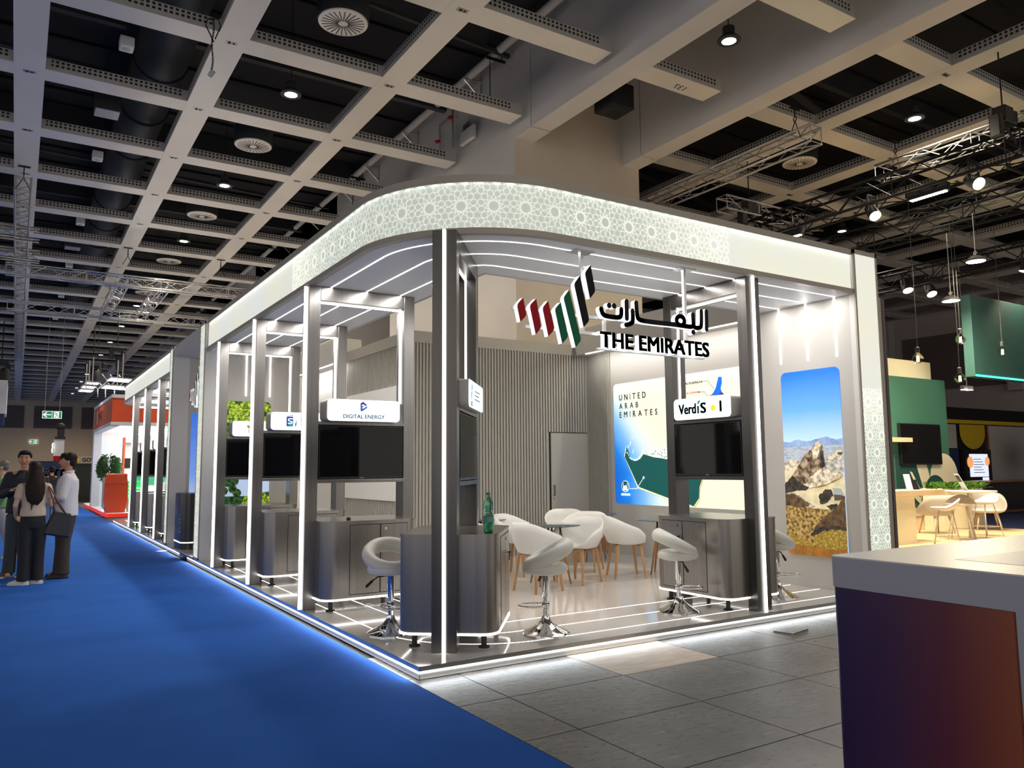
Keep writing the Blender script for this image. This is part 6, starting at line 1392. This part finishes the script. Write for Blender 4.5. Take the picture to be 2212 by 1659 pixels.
moving_head((.52, 27.4, 5.72), 'black moving lamp hanging above the red booth, higher one'); moving_head((-.22, 28.0, 5.2), 'black moving lamp hanging left of the red booth lamps'); moving_head((-3.1, 27.0, 4.95), 'black moving lamp above the white hanging box at the left edge')
ar = MB()
for x in (-.1, .15, .45): ar.tube([(x, 27.0, 4.2), (x, 27.0, 4.5), (x+.3, 26.9, 4.8), (x+.1, 26.9, 5.05)], .022, 6); ar.tube([(x, 27.0, 4.5), (x-.25, 27.0, 4.75)], .018, 6)
tag(ar.build('lamp_bracket', 'alu', smooth=True), 'branching metal brackets carrying the lamps over the red booth', 'bracket')
# glowing bars and trusses added for pink and violet light behind the core
for i in range(6):
    b = MB()
    for j in range(14): b.box(8.4+.30*j, 8.56+.30*j, 17.8+2.2*i, 18.3+2.2*i, 6.75-.02*i, 6.85-.02*i)
    tag(b.build('pink_glow_bar', 'pink_glow'), f'added pink glowing bar for lit ceiling beams behind the store room, {ORD[i]} from the front', 'light', 'added pink glowing bars')
for i in range(4): truss((8.3, 18.9+2.6*i, 5.5+.25*i), (13.5, 18.9+2.6*i, 5.5+.25*i), .3, 'violet_beam', f'violet lit truss behind the store room, {ORD[i]} from the front', group='violet lit trusses')
# ------------------------------------------------------------------ people
mat('skin', srgb(186, 136, 110), .55); mat('skin_pale', srgb(206, 164, 140), .55); mat('hair_black', (.008, .007, .007), .6, spec=.2); mat('hair_brown', (.016, .008, .007), .6, spec=.2); mat('hair_grey', (.12, .115, .11), .5); mat('hair_red', (.12, .03, .025), .5)
mat('lips', srgb(158, 70, 66), .5); mat('eye_white', (.6, .58, .55), .3); mat('cloth_beige', srgb(196, 178, 158), .85, bump=.5, nscale=14); mat('cloth_white', srgb(205, 205, 214), .8, bump=.6, nscale=12); mat('cloth_black', (.012, .012, .016), .85, bump=.3, nscale=14); mat('cloth_brown', srgb(58, 46, 40), .85, bump=.4, nscale=12)
mat('cloth_navy', (.013, .016, .028), .8, bump=.3, nscale=12); mat('cloth_grey', srgb(58, 64, 68), .85, bump=.3, nscale=12); mat('cloth_green', srgb(112, 148, 96), .85, bump=.4, nscale=12); mat('cloth_light', srgb(150, 150, 156), .85, bump=.4, nscale=10); mat('denim', srgb(70, 104, 156), .85); mat('shoe_white', srgb(206, 206, 204), .6); mat('shoe_brown', srgb(50, 38, 34), .6); mat('shoe_black', (.02, .02, .022), .6); mat('leather_tan', srgb(110, 66, 44), .5); mat('bag_navy', (.008, .010, .02), .45); mat('badge', srgb(168, 196, 216), .4)
def loft(mb, secs, n=20):
    """stack of ellipses (z, cx, cy, rx, ry)"""
    v = []; f = []
    for z, cx, cy, rx, ry in secs:
        for j in range(n): a = 2*PI*j/n; v.append((cx+rx*math.cos(a), cy+ry*math.sin(a), z))
    k = len(secs)
    for i in range(k-1):
        for j in range(n): f.append([i*n+j, i*n+(j+1)%n, (i+1)*n+(j+1)%n, (i+1)*n+j])
    f += [list(range(n))[::-1], [(k-1)*n+j for j in range(n)]]; mb.add(v, f)
RM = lambda s, k=6: [('REMESH', dict(mode='VOXEL', voxel_size=s)), ('SMOOTH', dict(factor=.5, iterations=k))]
def hand(mb, w, d, n, curl=.5, th=1):
    """palm, four fingers and a thumb: wrist point, finger direction, palm side"""
    w = Vector(w); d = Vector(d).normalized(); n = Vector(n); n = (n-d*n.dot(d)).normalized(); s = d.cross(n)*th
    for k in (-.024, -.008, .008, .024): mb.cap(w+d*.01+s*k*.8, w+d*.085+s*k, .016, .013, 8)
    for i, (k, L) in enumerate(((-.030, .062), (-.010, .078), (.010, .084), (.030, .074))):
        a = w+d*.088+s*k; c = curl*(1.15-.1*i); d1 = (d*math.cos(c*.7)+n*math.sin(c*.7)); b = a+d1*L*.52; d2 = (d*math.cos(c*1.7)+n*math.sin(c*1.7)); mb.cap(a, b, .0098, .0092, 8); mb.cap(b, b+d2*L*.48, .0092, .0078, 8)
    a = w+d*.028+s*.034; b = a+(d*.6+s*.55+n*.35).normalized()*.042; mb.cap(w+d*.02+s*.018, a, .017, .013, 8); mb.cap(a, b, .0125, .0105, 8); mb.cap(b, b+(d*.85+s*.1+n*.45).normalized()*.034, .0105, .0085, 8)
def person(name_label, loc, heading, H, arms, spec, feet, head_yaw=0, long_hair=False):
    k = H/1.72; t = thing('person', loc, heading, name_label, 'person'); t.scale = (k, k, k); fem = spec.get('slim', 1.0)
    b = MB()          # one skin surface: legs, trunk, arms, hands, neck and head
    for sx, (fx, fy) in zip((-1, 1), feet):
        b.cap((sx*.088, 0, .90), (fx*.9, fy*.5+.01, .50), .072*fem, .050, 12); b.cap((fx*.9, fy*.5+.01, .50), (fx, fy, .09), .050, .034, 12); b.cap((fx, fy-.02, .05), (fx, fy+.12, .035), .035, .03, 10)
    loft(b, [(.86, 0, 0, .14*fem, .10), (.95, 0, 0, .155*fem, .105), (1.08, 0, 0, .130*fem, .09), (1.25, 0, 0, .150*fem, .10), (1.38, 0, -.005, .145*fem, .09), (1.45, 0, -.01, .07, .06)])
    for sx in (-1, 1): b.cap((sx*.05, -.01, 1.42), (sx*.165*fem, -.01, 1.40), .05, .05, 12)
    b.cap((0, -.012, 1.42), (0, .005, 1.55), .052*fem, .048, 12)
    for sx, (el, wr, hd, pn, cl) in zip((-1, 1), arms):
        b.cap((sx*.175*fem, -.01, 1.39), el, .044*fem, .036*fem, 12); b.cap(el, wr, .036*fem, .024, 12); hand(b, wr, hd, pn, cl, -sx)
    Y = Matrix.Rotation(head_yaw, 4, 'Z'); hc = Vector((0, .015, 1.625)); P = lambda x, y, z: (Y @ Vector((x, y, z)))+hc
    v = []; f = []; n, m = 22, 16
    for i in range(m+1):
        ph = PI*i/m
        for j in range(n):
            a = 2*PI*j/n; x, y, z = .076*math.sin(ph)*math.cos(a), .098*math.sin(ph)*math.sin(a), .118*math.cos(ph)
            if z < -.01: w = min(1, (-z-.01)/.10); x *= 1-.34*w; y = y*(1-.22*w)+.012*w
            if y < 0: y *= 1.02
            v.append(P(x, y, z))
    for i in range(m):
        for j in range(n): f.append([i*n+j, (i+1)*n+j, (i+1)*n+(j+1)%n, i*n+(j+1)%n])
    b.add(v, f); b.cap(P(0, .088, .012), P(0, .108, -.028), .008, .013, 10); b.ball(P(0, .080, -.102), (.022, .018, .016), 10, 7)
    for sx in (-1, 1): b.ball(P(sx*.076, -.008, -.008), (.010, .022, .034), 10, 8); b.ball(P(sx*.034, .074, -.026), (.022, .016, .02), 10, 7); b.ball(P(sx*.032, .082, .032), (.026, .012, .008), 10, 6)
    b.cap(P(-.018, .088, -.058), P(.018, .088, -.058), .009, .009, 8)
    link_mesh('body', bake(b, 'body', spec['skin'], RM(.0062, 4)), t)
    for sx in (-1, 1):
        e = MB(); e.ball(P(sx*.032, .0835, .008), (.0135, .007, .007), 10, 6, 0); e.ball(P(sx*.032, .0885, .008), (.0062, .004, .0062), 8, 6, 1); e.build('eye', ['eye_white', 'hair_black'], t, True)
        e = MB(); e.cap(P(sx*.016, .094, .034), P(sx*.050, .084, .036), .0045, .0035, 6); e.build('eyebrow', 'hair_black', t, True)
    e = MB(); e.cap(P(-.020, .0925, -.055), P(.020, .0925, -.055), .0048, .0048, 6); e.cap(P(-.016, .092, -.063), P(.016, .092, -.063), .0055, .0055, 6); e.build('lips', 'lips', t, True)
    h = MB()          # hair
    if long_hair:
        h.ball(P(0, -.018, .026), (.093, .108, .112), 20, 12); loft(h, [(1.14, .01, -.115, .045, .02), (1.20, 0, -.12, .10, .032), (1.30, 0, -.115, .125, .045), (1.42, 0, -.09, .128, .065), (1.52, 0, -.055, .112, .085), (1.60, 0, -.03, .098, .092), (1.68, 0, -.015, .08, .08)])
        for q in ((.07, -.10), (-.03, -.125), (.03, -.13)): h.cap((q[0], q[1], 1.3), (q[0]*1.1, q[1], 1.10+q[0]), .028, .008, 8)
        h.cap((.095, .0, 1.58), (.11, .03, 1.36), .03, .022, 8); h.cap((-.095, .0, 1.58), (-.115, .02, 1.36), .03, .022, 8)
    else:
        fr = spec.get('fringe', .05)
        for c, r in (((0, -.030, .055), (.087, .088, .078)), ((0, -.045, .005), (.084, .072, .072)), ((0, .035, .088), (.076, .062, .040)), ((-.072, .0, .045), (.018, .048, .036)), ((.072, .0, .045), (.018, .048, .036))): h.ball(P(*c), r, 18, 11)
        if fr > .05:
            for q in (-.05, -.025, 0, .025, .05): h.cap(P(q, .070, .085), P(q*1.15, .096-abs(q)*.3, .045), .024, .014, 8)
            h.ball(P(0, -.06, -.03), (.07, .045, .045), 14, 9)
    link_mesh('hair', bake(h, 'hair', spec['hair'], RM(.0075, 4)), t)
    c = MB(); tz, hem = spec.get('waist', 1.0), spec.get('hem', .92)          # top
    w = spec.get('loose', 1.0)
    loft(c, [(hem, 0, -.0, .178*w*fem, .128*w), (hem+.10, 0, 0, .172*w*fem, .124*w), (1.12, 0, 0, .158*w*fem, .116*w), (1.26, 0, .002, .172*w*fem, .122*w), (1.36, 0, -.005, .172*w*fem, .112*w), (1.42, 0, -.01, .12*fem, .085), (1.475, 0, -.012, .065, .060)])
    for sx, (el, wr, hd, pn, cl) in zip((-1, 1), arms):
        S_ = Vector((sx*.168*fem, -.01, 1.385)); el = Vector(el); wr = Vector(wr)
        if spec.get('short'): c.cap(S_, S_+(el-S_)*.48, .068, .064, 14)
        else: c.cap(S_, el, .066*w, .056*w, 14); c.cap(el, el+(wr-el)*spec.get('sleeve', .93), .056*w, .040*w, 14)
    link_mesh(spec.get('top_name', 'shirt'), bake(c, 'shirt', spec['top'], RM(.0095, 5)), t)
    if spec.get('collar'):
        c = MB(); c.tube([(.066*math.cos(a), .062*math.sin(a)+.0, 1.475+.012*math.sin(a)*-1) for a in [2*PI*i/20 for i in range(20)]], .016, 8, closed=True); c.build('collar', spec['top'], t, True)
    g = MB()          # trousers
    lw = spec.get('leg', 1.0)
    loft(g, [(.80, 0, 0, .165*fem, .118), (.90, 0, -.005, .172*fem, .122), (.99, 0, 0, .160*fem, .114), (1.04, 0, 0, .150*fem, .108)])
    for sx, (fx, fy) in zip((-1, 1), feet):
        kx, ky = (sx*.09+fx)/2*1.02, fy*.5+.012; secs = []
        for z, r in ((.86, .098), (.70, .094), (.50, .082), (.30, .078), (.12, .080), (.055, .082)):
            u = (.86-z)/.80; secs.append((z, sx*.088*(1-u)+fx*u, fy*u+.012*math.sin(PI*u), r*lw*fem, r*lw*1.06))
        loft(g, secs[::-1], 16)
    link_mesh('trousers', bake(g, 'trousers', spec['legs'], RM(.0105, 5)), t)
    for sx, (fx, fy), yw in zip((-1, 1), feet, spec.get('toes', (0, 0))):
        s = MB(); s.M = Matrix.Translation((fx, fy, 0)) @ Matrix.Rotation(yw, 4, 'Z'); loft(s, [(0, 0, .055, .046, .135), (.018, 0, .055, .050, .140), (.045, 0, .05, .046, .125), (.07, 0, .02, .042, .085), (.10, 0, -.02, .04, .052)], 20); o = s.build('shoe', spec['shoe'], t, True)
        if spec.get('sole'): s = MB(); s.M = Matrix.Translation((fx, fy, 0)) @ Matrix.Rotation(yw, 4, 'Z'); loft(s, [(-.001, 0, .055, .050, .142), (.026, 0, .055, .053, .145)], 20); s.build('sole', spec['sole'], o)
    return t
# woman seen from behind, long dark hair, dark tote
wm = person('woman in a beige short sleeved top seen from behind, long dark hair and black trousers', (-2.28, 7.28, 0), R(4), 1.60,
    [((-.225, -.03, 1.13), (-.205, .14, .98), (.25, .7, -.4), (1, 0, 0), .6), ((.225, .0, 1.13), (.15, .20, 1.19), (-.4, .6, .2), (0, 0, -1), .8)],
    dict(skin='skin_pale', hair='hair_brown', top='cloth_beige', legs='cloth_black', shoe='shoe_white', sole='shoe_white', short=True, slim=.95, hem=.97, leg=1.08, top_name='blouse', toes=(R(70), R(65))), [(-.085, -.02), (.095, .02)], 0, True)
tb_ = thing('tote_bag', (-2.28, 7.28, 0), R(4), 'dark navy tote bag with tan straps on the shoulder of the woman in beige', 'bag')
b = MB(); b.M = Matrix.Translation((.31, -.02, .78)) @ Matrix.Rotation(R(12), 4, 'Y'); b.add([(-.17, -.07, -.16), (.17, -.07, -.16), (.17, .07, -.16), (-.17, .07, -.16), (-.11, -.05, .17), (.11, -.05, .17), (.11, .05, .17), (-.11, .05, .17)], [[3,2,1,0],[4,5,6,7],[0,1,5,4],[1,2,6,5],[2,3,7,6],[3,0,4,7]]); b.build('bag_body', 'bag_navy', tb_, bevel=.025)
b = MB()
for y in (-.075, .045): b.tube([(.25, y*.8-.02, .93), (.215, y-.02, 1.12), (.165, y-.02, 1.27), (.14, y*.4, 1.335), (.185, y*.6-.04, 1.27), (.27, y-.04, 1.10), (.38, y*.8-.02, .92)], .010, 6)
b.build('strap', 'leather_tan', tb_, True)
# man in a white shirt, in profile, hands in front, watch
mn = person('man in a loose white shirt and brown trousers in profile, watch on his wrist', (-1.86, 7.80, 0), R(78), 1.74,
    [((-.235, .03, 1.13), (-.075, .235, 1.06), (.45, .85, .1), (.2, 0, 1), .55), ((.225, .02, 1.13), (.06, .235, 1.05), (-.5, .8, .1), (0, 0, 1), .6)],
    dict(skin='skin', hair='hair_black', top='cloth_white', legs='cloth_brown', shoe='shoe_brown', loose=1.16, hem=.86, leg=1.12, fringe=.08, collar=True, sleeve=.80, toes=(R(8), R(-6))), [(-.10, .0), (.10, .06)], R(8))
b = MB(); b.M = Matrix.Translation((-.09, .215, 1.063)); b.lathe([(.0, -.02), (.031, -.02), (.031, .02), (0, .02)], 16); w_ = b.build('wristwatch', 'rubber_black', mn, True, angle=40)
b = MB(); b.tube([(-.06, .02, 1.47), (-.10, .11, 1.38), (-.07, .15, 1.2), (-.03, .165, 1.02)], .005, 6); b.tube([(.05, .03, 1.47), (.04, .12, 1.38), (0, .15, 1.2), (-.02, .165, 1.02)], .005, 6); b.build('lanyard', 'cloth_light', mn); b = MB(); b.M = Matrix.Translation((-.025, .178, .94)) @ Matrix.Rotation(R(12), 4, 'Y'); b.box(-.05, .05, -.004, .004, -.07, .07); b.build('badge', 'badge', mn, bevel=.004)
# man in dark jacket facing the camera behind the woman
dm = person('man in a dark navy jacket facing the camera behind the woman, short black hair', (-2.40, 8.30, 0), R(174), 1.78,
    [((-.25, .02, 1.14), (-.13, .21, 1.20), (.7, .35, .45), (.3, 0, -1), .7), ((.25, .02, 1.14), (.13, .22, 1.19), (-.7, .35, .4), (-.3, 0, -1), .7)],
    dict(skin='skin', hair='hair_black', top='cloth_navy', legs='cloth_grey', shoe='shoe_black', sole='shoe_white', loose=1.14, hem=.88, leg=1.04, top_name='jacket', toes=(R(-45), R(-40))), [(-.11, .0), (.12, .02)], 0)
# older man walking out at the left edge
gm = person('older grey haired man in a light green shirt walking at the left picture edge', (-2.70, 11.3, 0), R(82), 1.68,
    [((-.23, -.08, 1.13), (-.21, .10, .98), (.1, .8, -.3), (1, 0, 0), .5), ((.23, .06, 1.13), (.20, .24, 1.02), (-.1, .9, 0), (-1, 0, 0), .5)],
    dict(skin='skin_pale', hair='hair_grey', top='cloth_green', legs='cloth_light', shoe='shoe_white', sole='shoe_white', loose=1.1, hem=.90, leg=1.05), [(-.09, -.26), (.09, .20)], R(4))
# two visitors farther off
person('person in a black top and blue jeans far down the aisle, seen from behind', (-1.62, 21.0, 0), R(10), 1.62, [((-.22, 0, 1.13), (-.20, .08, .9), (0, .3, -1), (1, 0, 0), .5), ((.22, 0, 1.13), (.20, .08, .9), (0, .3, -1), (-1, 0, 0), .5)],
    dict(skin='skin', hair='hair_black', top='cloth_black', legs='denim', shoe='shoe_white', loose=1.1, hem=.9), [(-.09, 0), (.09, .04)])
person('red haired visitor in dark clothes far down the aisle, partly behind the man in navy', (-1.95, 19.5, 0), R(190), 1.62, [((-.22, 0, 1.13), (-.20, .08, .9), (0, .3, -1), (1, 0, 0), .5), ((.22, 0, 1.13), (.20, .08, .9), (0, .3, -1), (-1, 0, 0), .5)],
    dict(skin='skin', hair='hair_red', top='cloth_black', legs='cloth_black', shoe='shoe_black', loose=1.1, hem=.9), [(-.09, 0), (.09, .04)])
